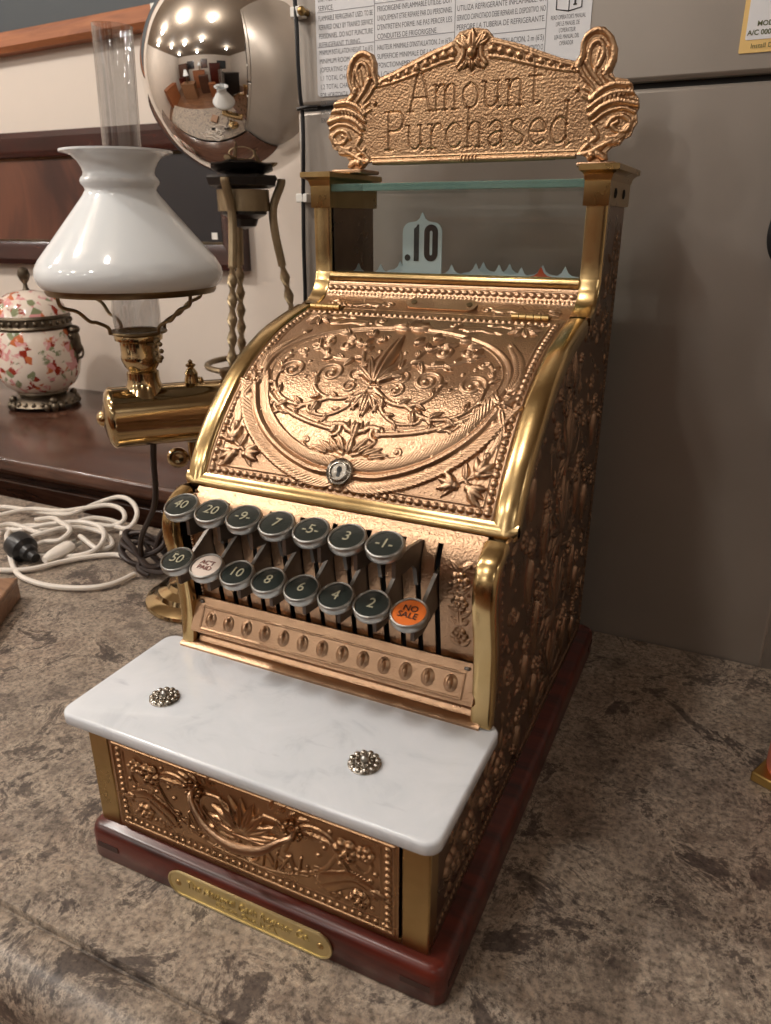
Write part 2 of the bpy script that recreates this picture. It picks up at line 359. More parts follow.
# ------------------------------------------------------------------ embossed relief (height fields pressed into sheet metal)
class HF:
    def __init__(s, x0, x1, y0, y1, res, mir=None):
        s.x0, s.y0, s.res = x0, y0, res
        s.nx = int(round((x1 - x0) / res)) + 1; s.ny = int(round((y1 - y0) / res)) + 1
        s.X = np.linspace(x0, x1, s.nx); s.Y = np.linspace(y0, y1, s.ny)
        s.H = np.zeros((s.ny, s.nx)); s.mir = mir; s.lines = []
    def win(s, x, y, r):
        i0 = max(0, int((x - r - s.x0) / s.res)); i1 = min(s.nx, int((x + r - s.x0) / s.res) + 2)
        j0 = max(0, int((y - r - s.y0) / s.res)); j1 = min(s.ny, int((y + r - s.y0) / s.res) + 2)
        if i0 >= i1 or j0 >= j1: return None
        return slice(j0, j1), slice(i0, i1), s.X[i0:i1][None, :] - x, s.Y[j0:j1][:, None] - y
    def _both(s, f, x, y, *a):
        f(x, y, 1, *a)
        if s.mir is not None and abs(x - s.mir) > 1e-9 or (s.mir is not None and a and a[0] == 'ang'): f(2 * s.mir - x, y, -1, *a)
    def bead(s, x, y, r, h=None, ex=1., ey=1.):
        h = r * .85 if h is None else h
        for sg in ((1, -1) if s.mir is not None else (1,)):
            xx = x if sg > 0 else 2 * s.mir - x
            w = s.win(xx, y, r * max(ex, ey))
            if w is None: continue
            js, is_, dx, dy = w; d2 = (dx / (r * ex)) ** 2 + (dy / (r * ey)) ** 2
            v = h * np.sqrt(np.clip(1 - d2, 0, 1)); s.H[js, is_] = np.maximum(s.H[js, is_], v)
    def groove(s, pts, r, depth, n=6):
        P = catmull(pts, n) if n else pts
        D = np.zeros_like(s.H); L = s._dense(P, r * .4)
        for p in L:
            w = s.win(p[0], p[1], r)
            if w is None: continue
            js, is_, dx, dy = w; v = depth * np.sqrt(np.clip(1 - (dx ** 2 + dy ** 2) / r ** 2, 0, 1)); D[js, is_] = np.maximum(D[js, is_], v)
        s.H -= D
    def _dense(s, P, step):
        out = []
        for a, b in zip(P, P[1:]):
            n = max(1, int(np.hypot(*(np.array(b) - a)) / step))
            for k in range(n): out.append(np.array(a) + (np.array(b) - a) * k / n)
        out.append(np.array(P[-1])); return out
    def tube(s, pts, r0, r1=None, hf=.85, n=6, closed=False):
        r1 = r0 if r1 is None else r1
        P = catmull(pts, n, closed) if n else [np.array(p, float) for p in pts]
        if closed: P = P + [P[0]]
        L = s._dense(P, max(s.res * .8, min(r0, r1) * .45)); N = len(L)
        for k, p in enumerate(L):
            r = r0 + (r1 - r0) * k / max(1, N - 1); s.bead(p[0], p[1], r, r * hf)
    def spiral(s, cx, cy, R, ang, turns, sg, r, tail=.15):
        pts = []
        n = int(18 * turns)
        for k in range(n + 1):
            t = k / n; a = ang + sg * 2 * PI * turns * t; q = R * (1 - t * (1 - tail)); pts.append((cx + q * math.cos(a), cy + q * math.sin(a)))
        s.tube(pts, r, r * .75, n=2); s.bead(pts[-1][0], pts[-1][1], r * 1.5)
    def leaf(s, x, y, ang, L, W, h=None, vein=True, shingle=False):
        h = W * .8 if h is None else h
        for sg in ((1, -1) if s.mir is not None else (1,)):
            xx = x if sg > 0 else 2 * s.mir - x; a = ang if sg > 0 else PI - ang
            mx, my = xx + .5 * L * math.cos(a), y + .5 * L * math.sin(a)
            w = s.win(mx, my, L * .55 + W)
            if w is None: continue
            js, is_, dx, dy = w; dx = dx + mx - xx; dy = dy + my - y
            u = (dx * math.cos(a) + dy * math.sin(a)) / L; v = -dx * math.sin(a) + dy * math.cos(a)
            uc = np.clip(u, 0, 1); wd = W * np.sin(PI * uc ** .75) + 1e-6
            q = np.clip(1 - (v / wd) ** 2, 0, 1) * ((u > 0) & (u < 1))
            val = h * np.sqrt(q) * (.55 + .45 * np.sin(PI * uc ** .6))
            if shingle: val = h * (1 - np.clip(np.abs(v / wd), 0, 1) ** 1.5) * (.25 + .75 * uc) * ((u > 0) & (u < 1)) * (np.abs(v) < wd)
            if vein: val = val * (1 - .35 * np.exp(-(v / (W * .16)) ** 2))
            s.H[js, is_] = np.maximum(s.H[js, is_], val)
    def stipple(s, amp, seed=5, passes=2):
        r = np.random.RandomState(seed).rand(s.ny, s.nx)
        for _ in range(passes): r = (r + np.roll(r, 1, 0) + np.roll(r, 1, 1) + np.roll(r, -1, 0) + np.roll(r, -1, 1)) / 5
        s.H = s.H + (r - .5) * amp * (s.H < .0004)
    def flower(s, x, y, R, n=5, h=None, ph=0.):
        for k in range(n): s.bead(x + .6 * R * math.cos(ph + 2 * PI * k / n), y + .6 * R * math.sin(ph + 2 * PI * k / n), R * .40, (h or R * .3))
        s.bead(x, y, R * .28, (h or R * .3) * 1.3)
    def sprig(s, pts, r, L, W, step, spread=.7, tip=True):
        P = s._dense(catmull(pts, 8), step); s.tube(pts, r, r * .6)
        for k in range(1, len(P)):
            t = P[k] - P[k - 1]; a = math.atan2(t[1], t[0])
            q = 1 - .5 * k / len(P)
            s.leaf(P[k][0], P[k][1], a + spread, L * q, W * q); s.leaf(P[k][0], P[k][1], a - spread, L * q, W * q)
        if tip: s.leaf(P[-1][0], P[-1][1], math.atan2(*(P[-1] - P[-2])[::-1]), L, W)
    def vine(s, pts, r, L, W, n=5, end=None, r1=None):
        P = catmull(pts, 10); s.tube(pts, r, r1 or r * .75); N = len(P)
        for k in range(n):
            i = int((k + .6) / n * (N - 2)) + 1; t = P[i] - P[i - 1]; a = math.atan2(t[1], t[0]); q = 1 - .4 * k / n
            s.leaf(P[i][0], P[i][1], a + (.75 if k % 2 else -.75), L * q, W * q, W * q * 1.1)
        if end:
            R, turns, sg = end; t = P[-1] - P[-2]; t = t / np.hypot(*t); nx, ny = -t[1] * sg, t[0] * sg
            s.spiral(P[-1][0] + nx * R, P[-1][1] + ny * R, R, math.atan2(-ny, -nx), turns, sg, r * .82)
    def garland(s, pts, step, L, W, off):
        P = s._dense(catmull(pts, 8), step)
        for k in range(len(P) - 1):
            t = P[k + 1] - P[k]; a = math.atan2(t[1], t[0]); nx, ny = -math.sin(a), math.cos(a)
            for o, da in ((-off, -.55), (off, .55), (0, 0)):
                s.leaf(P[k][0] + nx * o, P[k][1] + ny * o, a + da, L, W, W * (1.35 if o == 0 else 1.0), True, True)
    def rope(s, a, b, step, r, ex=1., ey=1.):
        a = np.array(a); b = np.array(b); n = max(1, int(round(np.hypot(*(b - a)) / step)))
        for k in range(n + 1):
            p = a + (b - a) * k / n; s.bead(p[0], p[1], r, None, ex, ey)
def relief(name, hf, surf, mat, parent, mask=None, thick=0., smooth=True, flip=False):
    "surf(X, Y) -> positions, normals arrays; makes one mesh of the embossed sheet"
    XX, YY = np.meshgrid(hf.X, hf.Y)
    P, Nn = surf(XX, YY)
    V = (P + Nn * hf.H[..., None]).reshape(-1, 3)
    ny, nx = hf.H.shape
    idx = np.arange(ny * nx).reshape(ny, nx)
    Q = np.stack([idx[:-1, :-1], idx[:-1, 1:], idx[1:, 1:], idx[1:, :-1]], -1).reshape(-1, 4)
    if flip: Q = Q[:, ::-1]
    if mask is not None:
        cx = (XX[:-1, :-1] + XX[1:, 1:]) / 2; cy = (YY[:-1, :-1] + YY[1:, 1:]) / 2
        Q = Q[mask(cx, cy).reshape(-1)]
    if thick:
        nb = len(V); back = (P - Nn * thick).reshape(-1, 3)
        E = np.concatenate([Q[:, [0, 1]], Q[:, [1, 2]], Q[:, [2, 3]], Q[:, [3, 0]]])
        key = np.sort(E, 1); kk = key[:, 0].astype(np.int64) * (nb + 1) + key[:, 1]
        u, inv, cnt = np.unique(kk, return_inverse=True, return_counts=True)
        bd = E[cnt[inv] == 1]
        side = np.stack([bd[:, 1], bd[:, 0], bd[:, 0] + nb, bd[:, 1] + nb], -1)
        V = np.concatenate([V, back]); Q = np.concatenate([Q, side, Q[:, ::-1] + nb])
    used = np.unique(Q); remap = np.full(len(V), -1); remap[used] = np.arange(len(used)); V = V[used]; Q = remap[Q]
    me = bpy.data.meshes.new(name)
    me.vertices.add(len(V)); me.vertices.foreach_set('co', V.astype(np.float32).ravel())
    me.loops.add(Q.size); me.loops.foreach_set('vertex_index', Q.astype(np.int32).ravel())
    me.polygons.add(len(Q)); me.polygons.foreach_set('loop_start', np.arange(0, Q.size, 4, dtype=np.int32))
    me.update(calc_edges=True); me.validate()
    me.polygons.foreach_set('use_smooth', [True] * len(me.polygons))
    if thick: me.set_sharp_from_angle(angle=math.radians(65))
    return link_mesh(name, me, mat, parent)
def in_poly(poly):
    P = np.array(poly)
    def f(x, y):
        c = np.zeros(x.shape, bool); n = len(P)
        for i in range(n):
            (x1, y1), (x2, y2) = P[i], P[(i + 1) % n]
            if y1 == y2: continue
            cr = ((y1 > y) != (y2 > y)) & (x < (x2 - x1) * (y - y1) / (y2 - y1) + x1); c ^= cr
        return c
    return f
# single-stroke letters: lists of polylines in a box of height 1 (cap) with their advance
LET = {
 'A': (.80, [[(.02, 0), (.36, 1), (.70, 0)], [(.14, .34), (.58, .34)], [(-.06, 0), (.12, 0)], [(.60, 0), (.80, 0)], [(.24, 1), (.40, 1)]]),
 'P': (.72, [[(.12, 0), (.12, 1)], [(.0, 1), (.38, 1), (.56, .93), (.62, .76), (.55, .58), (.36, .50), (.12, .50)], [(0, 0), (.26, 0)]]),
 'm': (.98, [[(.12, 0), (.12, .62)], [(.02, .62), (.12, .62)], [(.12, .46), (.24, .6), (.36, .6), (.42, .46), (.42, 0)], [(.42, .46), (.54, .6), (.68, .6), (.74, .46), (.74, 0)], [(.02, 0), (.22, 0)], [(.34, 0), (.5, 0)], [(.66, 0), (.84, 0)]]),
 'o': (.66, [[(.28, .62), (.08, .5), (.04, .3), (.1, .1), (.28, 0), (.46, .1), (.52, .3), (.47, .5), (.28, .62)]]),
 'u': (.72, [[(.1, .62), (.1, .18), (.16, .05), (.28, 0), (.42, .06), (.5, .2)], [(.5, .62), (.5, 0), (.6, 0)], [(0, .62), (.1, .62)], [(.4, .62), (.5, .62)]]),
 'n': (.70, [[(.12, 0), (.12, .62)], [(.02, .62), (.12, .62)], [(.12, .44), (.24, .6), (.4, .61), (.48, .46), (.48, 0)], [(.02, 0), (.22, 0)], [(.38, 0), (.58, 0)]]),
 't': (.50, [[(.2, .95), (.2, .12), (.28, .0), (.4, .06)], [(.04, .66), (.38, .66)]]),
 'r': (.58, [[(.14, 0), (.14, .62)], [(.02, .62), (.14, .62)], [(.14, .42), (.26, .6), (.4, .62), (.46, .52)], [(.02, 0), (.28, 0)]]),
 'c': (.62, [[(.48, .5), (.38, .61), (.24, .61), (.08, .48), (.04, .3), (.1, .1), (.26, 0), (.42, .04), (.5, .14)]]),
 'h': (.72, [[(.12, 0), (.12, 1)], [(.02, 1), (.12, 1)], [(.12, .44), (.24, .6), (.4, .61), (.48, .46), (.48, 0)], [(.02, 0), (.22, 0)], [(.38, 0), (.58, 0)]]),
 'a': (.66, [[(.08, .5), (.2, .62), (.36, .6), (.44, .46), (.44, 0), (.54, 0)], [(.44, .36), (.24, .34), (.08, .24), (.06, .1), (.18, 0), (.32, .03), (.44, .14)]]),
 's': (.58, [[(.42, .5), (.34, .61), (.2, .62), (.08, .52), (.12, .38), (.34, .28), (.44, .16), (.36, .02), (.2, 0), (.06, .1)]]),
 'e': (.64, [[(.06, .32), (.48, .32), (.46, .5), (.3, .62), (.12, .54), (.04, .32), (.1, .1), (.28, 0), (.48, .1)]]),
 'd': (.70, [[(.48, 1), (.48, 0), (.58, 0)], [(.38, 1), (.48, 1)], [(.48, .44), (.36, .6), (.2, .6), (.06, .44), (.04, .24), (.12, .05), (.26, 0), (.4, .06), (.48, .18)]]),
 'N': (.86, [[(.08, 0), (.08, 1), (.66, 0), (.66, 1)]]),
 'T': (.74, [[(.0, 1), (.64, 1)], [(.32, 1), (.32, 0)]]), 'I': (.34, [[(.12, 0), (.12, 1)]]),
 'O': (.86, [[(.38, 1), (.1, .82), (.04, .5), (.1, .18), (.38, 0), (.64, .18), (.7, .5), (.64, .82), (.38, 1)]]),
 'L': (.62, [[(.08, 1), (.08, 0), (.52, 0)]]),
}
def letters(word, x0, x1, base, h):
    tot = sum(LET[ch][0] for ch in word); k = (x1 - x0) / tot; x = x0
    for ch in word:
        adv, pl = LET[ch]
        for p in pl: yield [(x + a * k, base + b * h) for a, b in p]
        x += adv * k

# ================================================================== THE CASH REGISTER
A = .12            # half width of the case
DEP = .3945        # depth of the case
Z0, Z1 = .0264, .1035
reg = thing('cash_register', 'ornate embossed bronze antique cash register with white marble shelf and Amount Purchased sign', 'cash register', (0, .19, 0))
def rpart(name, bm, mat, parent=None, **kw):
    o = obj(name, bm, mat, None, **kw)
    return setpar(o, parent or reg)
def setpar(o, parent):
    o.parent = parent
    w = Vector(); p = parent
    while p: w += p.location; p = p.parent
    o.data.transform(Matrix.Translation(-w)); return o
# --- curves of the case
class Curve2:
    def __init__(s, pts, n=10):
        P = np.array(catmull(pts, n)); s.P = P; s.t = np.r_[0, np.cumsum(np.hypot(*np.diff(P, axis=0).T))]; s.len = s.t[-1]
        T = np.gradient(P, axis=0); s.T = T / np.linalg.norm(T, axis=1)[:, None]
    def pos(s, q): return np.interp(q, s.t, s.P[:, 0]), np.interp(q, s.t, s.P[:, 1])
    def tan(s, q):
        a, b = np.interp(q, s.t, s.T[:, 0]), np.interp(q, s.t, s.T[:, 1]); l = np.hypot(a, b); return a / l, b / l
HOOD = Curve2([(.121, .232), (.128, .247), (.140, .264), (.156, .2815), (.182, .304), (.218, .323), (.248, .3325), (.276, .3390)])
COVE = Curve2([(.276, .3390), (.292, .3425), (.302, .348), (.3085, .3565), (.3117, .366)])
LTRIM = [(.0945, .1135), (.0962, .130), (.0962, .150), (.0942, .170), (.0895, .190), (.0872, .204), (.0882, .215), (.0935, .2245), (.101, .2295), (.109, .2325)]
KEYC = Curve2([(.1100, .134), (.1090, .146), (.1068, .163), (.1042, .182), (.1020, .198), (.1015, .208), (.1032, .218), (.108, .2265), (.115, .2325)])
def band(bm, pts, x0, x1, t=.005, bulge=.0022, n=8, smooth=True, close=False):
    P = [np.array(p) for p in (catmull(pts, n) if smooth else pts)]
    secs = []
    for i, p in enumerate(P):
        tg = P[min(i + 1, len(P) - 1)] - P[max(i - 1, 0)]; tg = tg / np.hypot(*tg); nn = np.array((-tg[1], tg[0]))
        w = x1 - x0
        sec = []
        for fx, h in ((0, -t), (0, 0), (.06, bulge * .45), (.2, bulge * .85), (.5, bulge), (.8, bulge * .9), (.94, bulge * .5), (1, -.0004), (1, -t)):
            q = p + nn * h; sec.append((x0 + w * fx, q[0], q[1]))
        secs.append(sec)
    loft(bm, secs)
# --- wooden base with rounded corners, dark splines at the corners
def rrect(x0, x1, y0, y1, r, n=6):
    out = []
    for cx, cy, a0 in ((x1 - r, y0 + r, -PI / 2), (x1 - r, y1 - r, 0), (x0 + r, y1 - r, PI / 2), (x0 + r, y0 + r, PI)):
        for k in range(n + 1):
            a = a0 + PI / 2 * k / n; out.append((cx + r * math.cos(a), cy + r * math.sin(a)))
    return out
EB, EBL, EBR = .0085, .0068, .0128
def base_secs(x0, x1, y0, y1, r, zs):
    return [[(x, y, z) for x, y in rrect(x0 + i, x1 - i, y0 + i, y1 - i, r)] for z, i in zs]
bm = BM(); loft(bm, base_secs(-A - EBL, A + EBR, -EB, DEP + .0135, .009, [(.0, .0012), (.0012, .0), (.0195, .0), (.0240, .0010), (.0264, .0036)]))
base = rpart('wooden_base', bm, 'mahogany', ang=50)
for sx in (-1, 1):
    for yy, sy in ((-EB, -1), (DEP + .0135, 1)):
        bm = BM(); xe = A + EBR if sx > 0 else -A - EBL
        for zc in (.0128,):
            # dark feather splines let into both faces of the corner
            box(bm, min(xe - sx * .026, xe - sx * .008), max(xe - sx * .026, xe - sx * .008), min(yy - sy * .001, yy + sy * .0004), max(yy - sy * .001, yy + sy * .0004), zc - .0022, zc + .0022)
            box(bm, min(xe - sx * .001, xe + sx * .0004), max(xe - sx * .001, xe + sx * .0004), min(yy - sy * .026, yy - sy * .008), max(yy - sy * .026, yy - sy * .008), zc - .0022, zc + .0022)
        setpar(obj('corner_spline', bm, 'inlay', smooth=False), base)
# nameplate
yp = -EB
bm = BM()
def stadium(x0, x1, z0, z1, n=10):
    r = (z1 - z0) / 2; c = (z0 + z1) / 2; out = []
    for k in range(n + 1): a = -PI / 2 + PI * k / n; out.append((x1 - r + r * math.cos(a), c + r * math.sin(a)))
    for k in range(n + 1): a = PI / 2 + PI * k / n; out.append((x0 + r + r * math.cos(a), c + r * math.sin(a)))
    return out
NX0, NX1, NZ0, NZ1 = -.0565, .0635, .0012, .0200
prism(bm, stadium(NX0, NX1, NZ0, NZ1), 1, yp - .0012, yp + .0002)
S0 = stadium(NX0, NX1, NZ0, NZ1)
tube(bm, [(x, yp - .0012, z) for x, z in S0], .0008, 6, 0, closed=True)
npl = rpart('nameplate', bm, 'plate'); npl['label'] = 'old brass maker nameplate with raised lettering'
l1 = text_mesh('The National Cash Register Co.', .0082, (.0035, yp - .0013, .0128), (1, 0, 0), (0, 0, 1), .0007, shear=.15, sx=.86)
l2 = text_mesh('Dayton, Ohio, U.S.A.', .0052, (.0035, yp - .0013, .0060), (1, 0, 0), (0, 0, 1), .0004, sx=1.05)
setpar(merge_meshes('raised_lettering', [l1, l2], 'plate', None), npl)
for sx in (NX0 + .0075, NX1 - .0075):
    bm = BM(); sphere(bm, (sx, yp - .0012, (NZ0 + NZ1) / 2), .0024, 12, (1, .45, 1)); setpar(obj('screw', bm, 'oldbrass'), npl)

# --- case: dark core added to stop light leaks, lower posts, rear
bm = BM()
core = [(.022, .03), (.022, .1034), (.127, .1034), (.127, .223), (.152, .262), (.19, .292), (.23, .313), (.29, .329), (.300, .338), (.302, .347), (DEP - .004, .347), (DEP - .004, .03)]
prism(bm, core, 0, -A + .004, A - .004)
rpart('light_block_core', bm, 'cavity', smooth=False)
for sx in (-1, 1):
    bm = BM(); xs = sorted((sx * .1035, sx * (A + .0003))); box(bm, xs[0], xs[1], 0, .012, Z0, Z1)
    rpart('front_post', bm, 'oldbrass', bevel=.001)
bm = BM(); box(bm, -.1035, .1035, .0006, .022, .0995, Z1); box(bm, -.1035, .1035, .0006, .022, Z0, .0300)
rpart('drawer_rail', bm, 'oldbrass', bevel=.0006)
bm = BM(); box(bm, -A, A, DEP - .003, DEP, Z0, .352); rpart('rear_panel', bm, 'sidebronze', bevel=.001)

# --- embossed side panels
def yfront(z):
    z = np.asarray(z, float)
    lp = np.array(catmull(LTRIM, 8)); a = np.interp(z, lp[:, 1], lp[:, 0])
    hp = np.concatenate([HOOD.P, COVE.P[1:]]); b = np.interp(z, hp[:, 1], hp[:, 0])
    return np.where(z < Z1 + .004, 0., np.where(z < .2325, a, np.where(z < .366, b, .3117)))
def side_relief(res):
    hf = HF(0., DEP, Z0, .4165, res)
    rnd = random.Random(3)
    # borders: rope of beads along the bottom and the back edge
    for o, r in ((.0085, .0020),):
        hf.rope((.012, Z0 + o), (DEP - .012, Z0 + o), .0046, r, .95, 1.25)
        hf.rope((DEP - o, Z0 + .012), (DEP - o, .392), .0046, r, 1.25, .95)
    hf.tube([(.006, Z0 + .0040), (DEP - .004, Z0 + .0040)], .0010, n=0); hf.tube([(.008, Z0 + .0135), (DEP - .014, Z0 + .0135)], .0008, n=0)
    hf.tube([(DEP - .0040, Z0 + .004), (DEP - .0040, .394)], .0009, n=0); hf.tube([(DEP - .0135, Z0 + .0135), (DEP - .0135, .386)], .0008, n=0)
    # arch of beads up in the column
    hf.tube([(DEP - .004, .394), (DEP - .012, .404), (DEP - .024, .404), (DEP - .034, .394), (DEP - .036, .37), (DEP - .040, .352)], .0009)
    hf.rope((DEP - .030, .390), (DEP - .040, .352), .0046, .0017)
    hf.flower(DEP - .019, .393, .007, 6)
    for z in np.arange(.35, .386, .011): hf.leaf(DEP - .02, z, PI / 2, .011, .0028); hf.leaf(DEP - .02, z, PI / 2 + .8, .009, .002); hf.leaf(DEP - .02, z, PI / 2 - .8, .009, .002)
    # line that follows the front curve
    zz = np.arange(.12, .335, .004); yy = yfront(zz)
    pts = [(y + .012, z) for y, z in zip(yy, zz)]
    hf.tube(pts, .0009, n=2)
    for z in np.arange(.122, .334, .0062): hf.bead(float(yfront(z)) + .017, z, .0014)
    # rich arabesque mirrored about the middle of the panel
    yc = .250; hf.mir = yc
    def motif(z, k=1.):
        hf.leaf(yc, z - .004 * k, PI / 2, .050 * k, .0075 * k, .0052); hf.leaf(yc, z, -PI / 2, .022 * k, .005 * k)
        for a, L in ((.45, .036), (.85, .03), (1.3, .026), (1.9, .02), (2.5, .02)): hf.leaf(yc + .002, z, PI / 2 - a, L * k, .0036 * k, .0034)
        hf.spiral(yc + .026 * k, z + .012 * k, .011 * k, PI, 1.5, -1, .0017)
        hf.tube([(yc + .003, z), (yc + .012 * k, z + .001), (yc + .016 * k, z + .008 * k), (yc + .015 * k, z + .014 * k)], .0018)
        hf.flower(yc + .040 * k, z + .030 * k, .0075 * k, 5, .0035)
        hf.tube([(yc + .01, z - .005), (yc + .03 * k, z - .012 * k), (yc + .046 * k, z - .002), (yc + .05 * k, z + .012 * k)], .0017, .0010)
        hf.spiral(yc + .047 * k, z + .016 * k, .007 * k, 0, 1.3, 1, .0013)
        for q in range(5): hf.bead(yc + (.008 + .006 * q) * k, z - (.014 + .002 * q) * k, .0017)
    for z, k in ((.062, 1.), (.122, 1.15), (.188, 1.1), (.248, .9), (.298, .55)): motif(z, k)
    # pendant drops and medallions each side
    for y, z, L in ((.298, .090, .04), (.306, .155, .045), (.300, .222, .04), (.330, .125, .03), (.334, .20, .034), (.338, .07, .03), (.345, .26, .03)):
        hf.leaf(y, z, -PI / 2, L, .0058, .0055, False); hf.tube([(y - .007, z + .002), (y - .009, z - L * .5), (y, z - L * 1.08), (y + .009, z - L * .5), (y + .007, z + .002)], .0010)
        hf.flower(y, z + .008, .007, 6, .0035)
    hf.mir = None
    # lower front part below the marble, and fill of buds, curls and berries
    for y in np.arange(.03, .15, .03):
        hf.flower(y, .066, .0105, 6, .0042); hf.spiral(y + .014, .074, .0075, PI, 1.4, -1, .0015); hf.spiral(y + .014, .054, .0075, PI, 1.4, 1, .0015)
        hf.leaf(y, .080, PI / 2 - .3, .016, .003); hf.leaf(y, .052, -PI / 2 + .3, .014, .003)
    for k in range(620):
        y = rnd.uniform(.012, DEP - .018); z = rnd.uniform(Z0 + .018, .385)
        if y < yfront(z) + .024: continue
        i = min(hf.nx - 1, int(y / hf.res)); j = min(hf.ny - 1, int((z - Z0) / hf.res))
        if hf.H[j, i] > .0006: continue
        t = rnd.random()
        if t < .42: hf.bead(y, z, rnd.uniform(.0013, .0026))
        elif t < .72: hf.leaf(y, z, rnd.uniform(0, 2 * PI), rnd.uniform(.009, .016), rnd.uniform(.002, .0034), .0028)
        elif t < .88: hf.spiral(y, z, rnd.uniform(.004, .0065), rnd.uniform(0, 6), 1.2, rnd.choice((-1, 1)), .0012)
        else: hf.flower(y, z, rnd.uniform(.0045, .007), 5, .003)
    hf.H *= .68
    return hf
hs = side_relief(.00062)
mk_side = lambda y, z: y > yfront(z) + .0012
def side_surf(sg):
    def f(Y, Z): return np.stack([np.full_like(Y, sg * A), Y, Z], -1), np.stack([np.full_like(Y, sg), Y * 0, Y * 0], -1)
    return f
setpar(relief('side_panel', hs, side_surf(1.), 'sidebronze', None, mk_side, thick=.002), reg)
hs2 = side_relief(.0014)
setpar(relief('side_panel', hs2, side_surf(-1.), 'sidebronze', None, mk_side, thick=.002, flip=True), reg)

# --- polished trims on the front edges of the sides
for sg in (-1, 1):
    x0, x1 = (.1062, A + .0016) if sg > 0 else (-A - .0016, -.1062)
    bm = BM(); band(bm, LTRIM, *((x0 + .001, x1 - .0006) if sg > 0 else (-.1190, -.1085)), .006, .0014)
    rpart('lower_edge_trim', bm, 'brass', ang=40)
    bm = BM()
    band(bm, [tuple(p) for p in COVE.P[6:]] + [(.3117, .380), (.3117, .400), (.3117, .4165)], x0, x1, .006, .0005, n=1)
    rpart('column_trim', bm, 'brass', ang=40)
    # narrow beading where trim meets key plate
    hf_pts = [(sg * .1058, KEYC.pos(q)[0] - .001, KEYC.pos(q)[1]) for q in np.linspace(.002, KEYC.len - .004, 34)]
    bm = BM()
    for p in hf_pts: sphere(bm, p, .0014, 6, (.7, 1, 1))
    rpart('edge_beading', bm, 'copper')

# --- drawer with embossed front and pull
hf = HF(-.1022, .1022, .0304, .0994, .00038, mir=0.)
for x in (.0955,): hf.rope((x, .0365), (x, .093), .0048, .0020, 1.1, 1.)
hf.tube([(.0995, .0332), (.0995, .0966)], .0012, n=0); hf.tube([(0, .0332), (.0995, .0332)], .0012, n=0); hf.tube([(0, .0966), (.0995, .0966)], .0012, n=0)
hf.tube([(.0912, .0408), (.0912, .0925)], .0007, n=0); hf.tube([(0, .0408), (.0912, .0408)], .0007, n=0)
hf.rope((0, .0370), (.093, .0370), .0048, .0019, 1., 1.1)
for a in (PI / 2, PI / 2 - .35, PI / 2 - .7, PI / 2 - 1.05, PI / 2 - 1.4): hf.leaf(0, .0655, a, .026, .0042, .004)
hf.tube([(.0, .060), (.018, .062), (.03, .073), (.026, .083), (.016, .084)], .0015)
hf.tube([(.028, .064), (.038, .083), (.05, .089), (.062, .084), (.072, .066), (.084, .05)], .0021, .001)
hf.tube([(.024, .056), (.04, .052), (.056, .062), (.066, .078), (.078, .086), (.086, .078), (.082, .07), (.076, .073)], .0017, .0010)
hf.sprig([(.05, .048), (.062, .056), (.074, .062), (.084, .06)], .0011, .012, .0028, .0055)
hf.flower(.070, .0815, .0085, 6, .0035); hf.flower(.082, .084, .006, 5, .003); hf.flower(.078, .0495, .007, 6, .003); hf.flower(.062, .047, .0055, 5)
for x, z in ((.085, .066), (.088, .072), (.088, .055), (.066, .07), (.056, .077), (.052, .07), (.07, .0455), (.086, .046), (.046, .082), (.06, .0905), (.05, .058)): hf.bead(x, z, .0018)
for k in range(6): hf.leaf(.04 + .004 * k, .086 - .001 * k, -.5 + .15 * k, .014, .0022, .002)
for k in range(4): hf.leaf(.02 + .006 * k, .0905, 1.2 - .3 * k, .01, .002, .0018)
# ribbon scroll carrying the maker's word
rib = [(0, .0495), (.02, .0505), (.036, .055), (.046, .061)]
hf.tube([(x, z - .0072) for x, z in rib], .0010)
hf.spiral(.05, .058, .006, PI, 1.2, 1, .0012)
hf.mir = None
for poly in letters('NATIONAL', -.044, .0465, 0., 1.):
    q = [(x + .002 * z, .0452 + .0128 * z + 3.4 * x * x) for x, z in poly]
    hf.tube(q, .0010, hf=2.0, n=0 if len(q) <= 4 else 3)
hf.H *= .95
flat = lambda y: (lambda X, Z: (np.stack([X, np.full_like(X, y), Z], -1), np.stack([X * 0, X * 0 - 1, X * 0], -1)))
dr = setpar(relief('drawer', hf, flat(-.0006), 'drawer', None, None, thick=.012), reg)
dr['label'] = 'embossed drawer front with NATIONAL on a ribbon'
bm = BM()
hp = [(-.0340, -.0005, .0845), (-.0330, -.0070, .0832), (-.0225, -.0108, .0725), (-.008, -.0128, .0665), (.006, -.0130, .0658), (.020, -.0125, .0702), (.0305, -.0095, .0780), (.0370, -.0065, .0815), (.0378, -.0005, .0818)]
secs = []
P = [Vector(p) for p in catmull(hp, 6)]; N = len(P)
for i, p in enumerate(P):
    t = (P[min(i + 1, N - 1)] - P[max(i - 1, 0)]).normalized(); s = t.cross(Vector((0, -1, .4))).normalized(); u = s.cross(t)
    w = .0016 + .0017 * math.exp(-((i / (N - 1) - .5) / .22) ** 2)
    secs.append([p + s * (w * math.cos(2 * PI * k / 10)) + u * (.0018 * math.sin(2 * PI * k / 10)) for k in range(10)])
loft(bm, secs)
pull = setpar(obj('drawer_pull', bm, 'copper'), dr)
for sg, z in ((-1, .0845), (1, .0818)):
    bm = BM(); lathe(bm, [(.0, -.004), (.0062, -.003), (.0066, -.0012), (.0046, 0), (.002, .0012), (0, .0014)], (sg * .0358, -.0012, z), 14, (0, -1, 0))
    for k in range(8): sphere(bm, (sg * .0358 + .0056 * math.cos(k * PI / 4), -.002, z + .0056 * math.sin(k * PI / 4)), .0018, 6)
    setpar(obj('pull_rosette', bm, 'drawer'), dr)

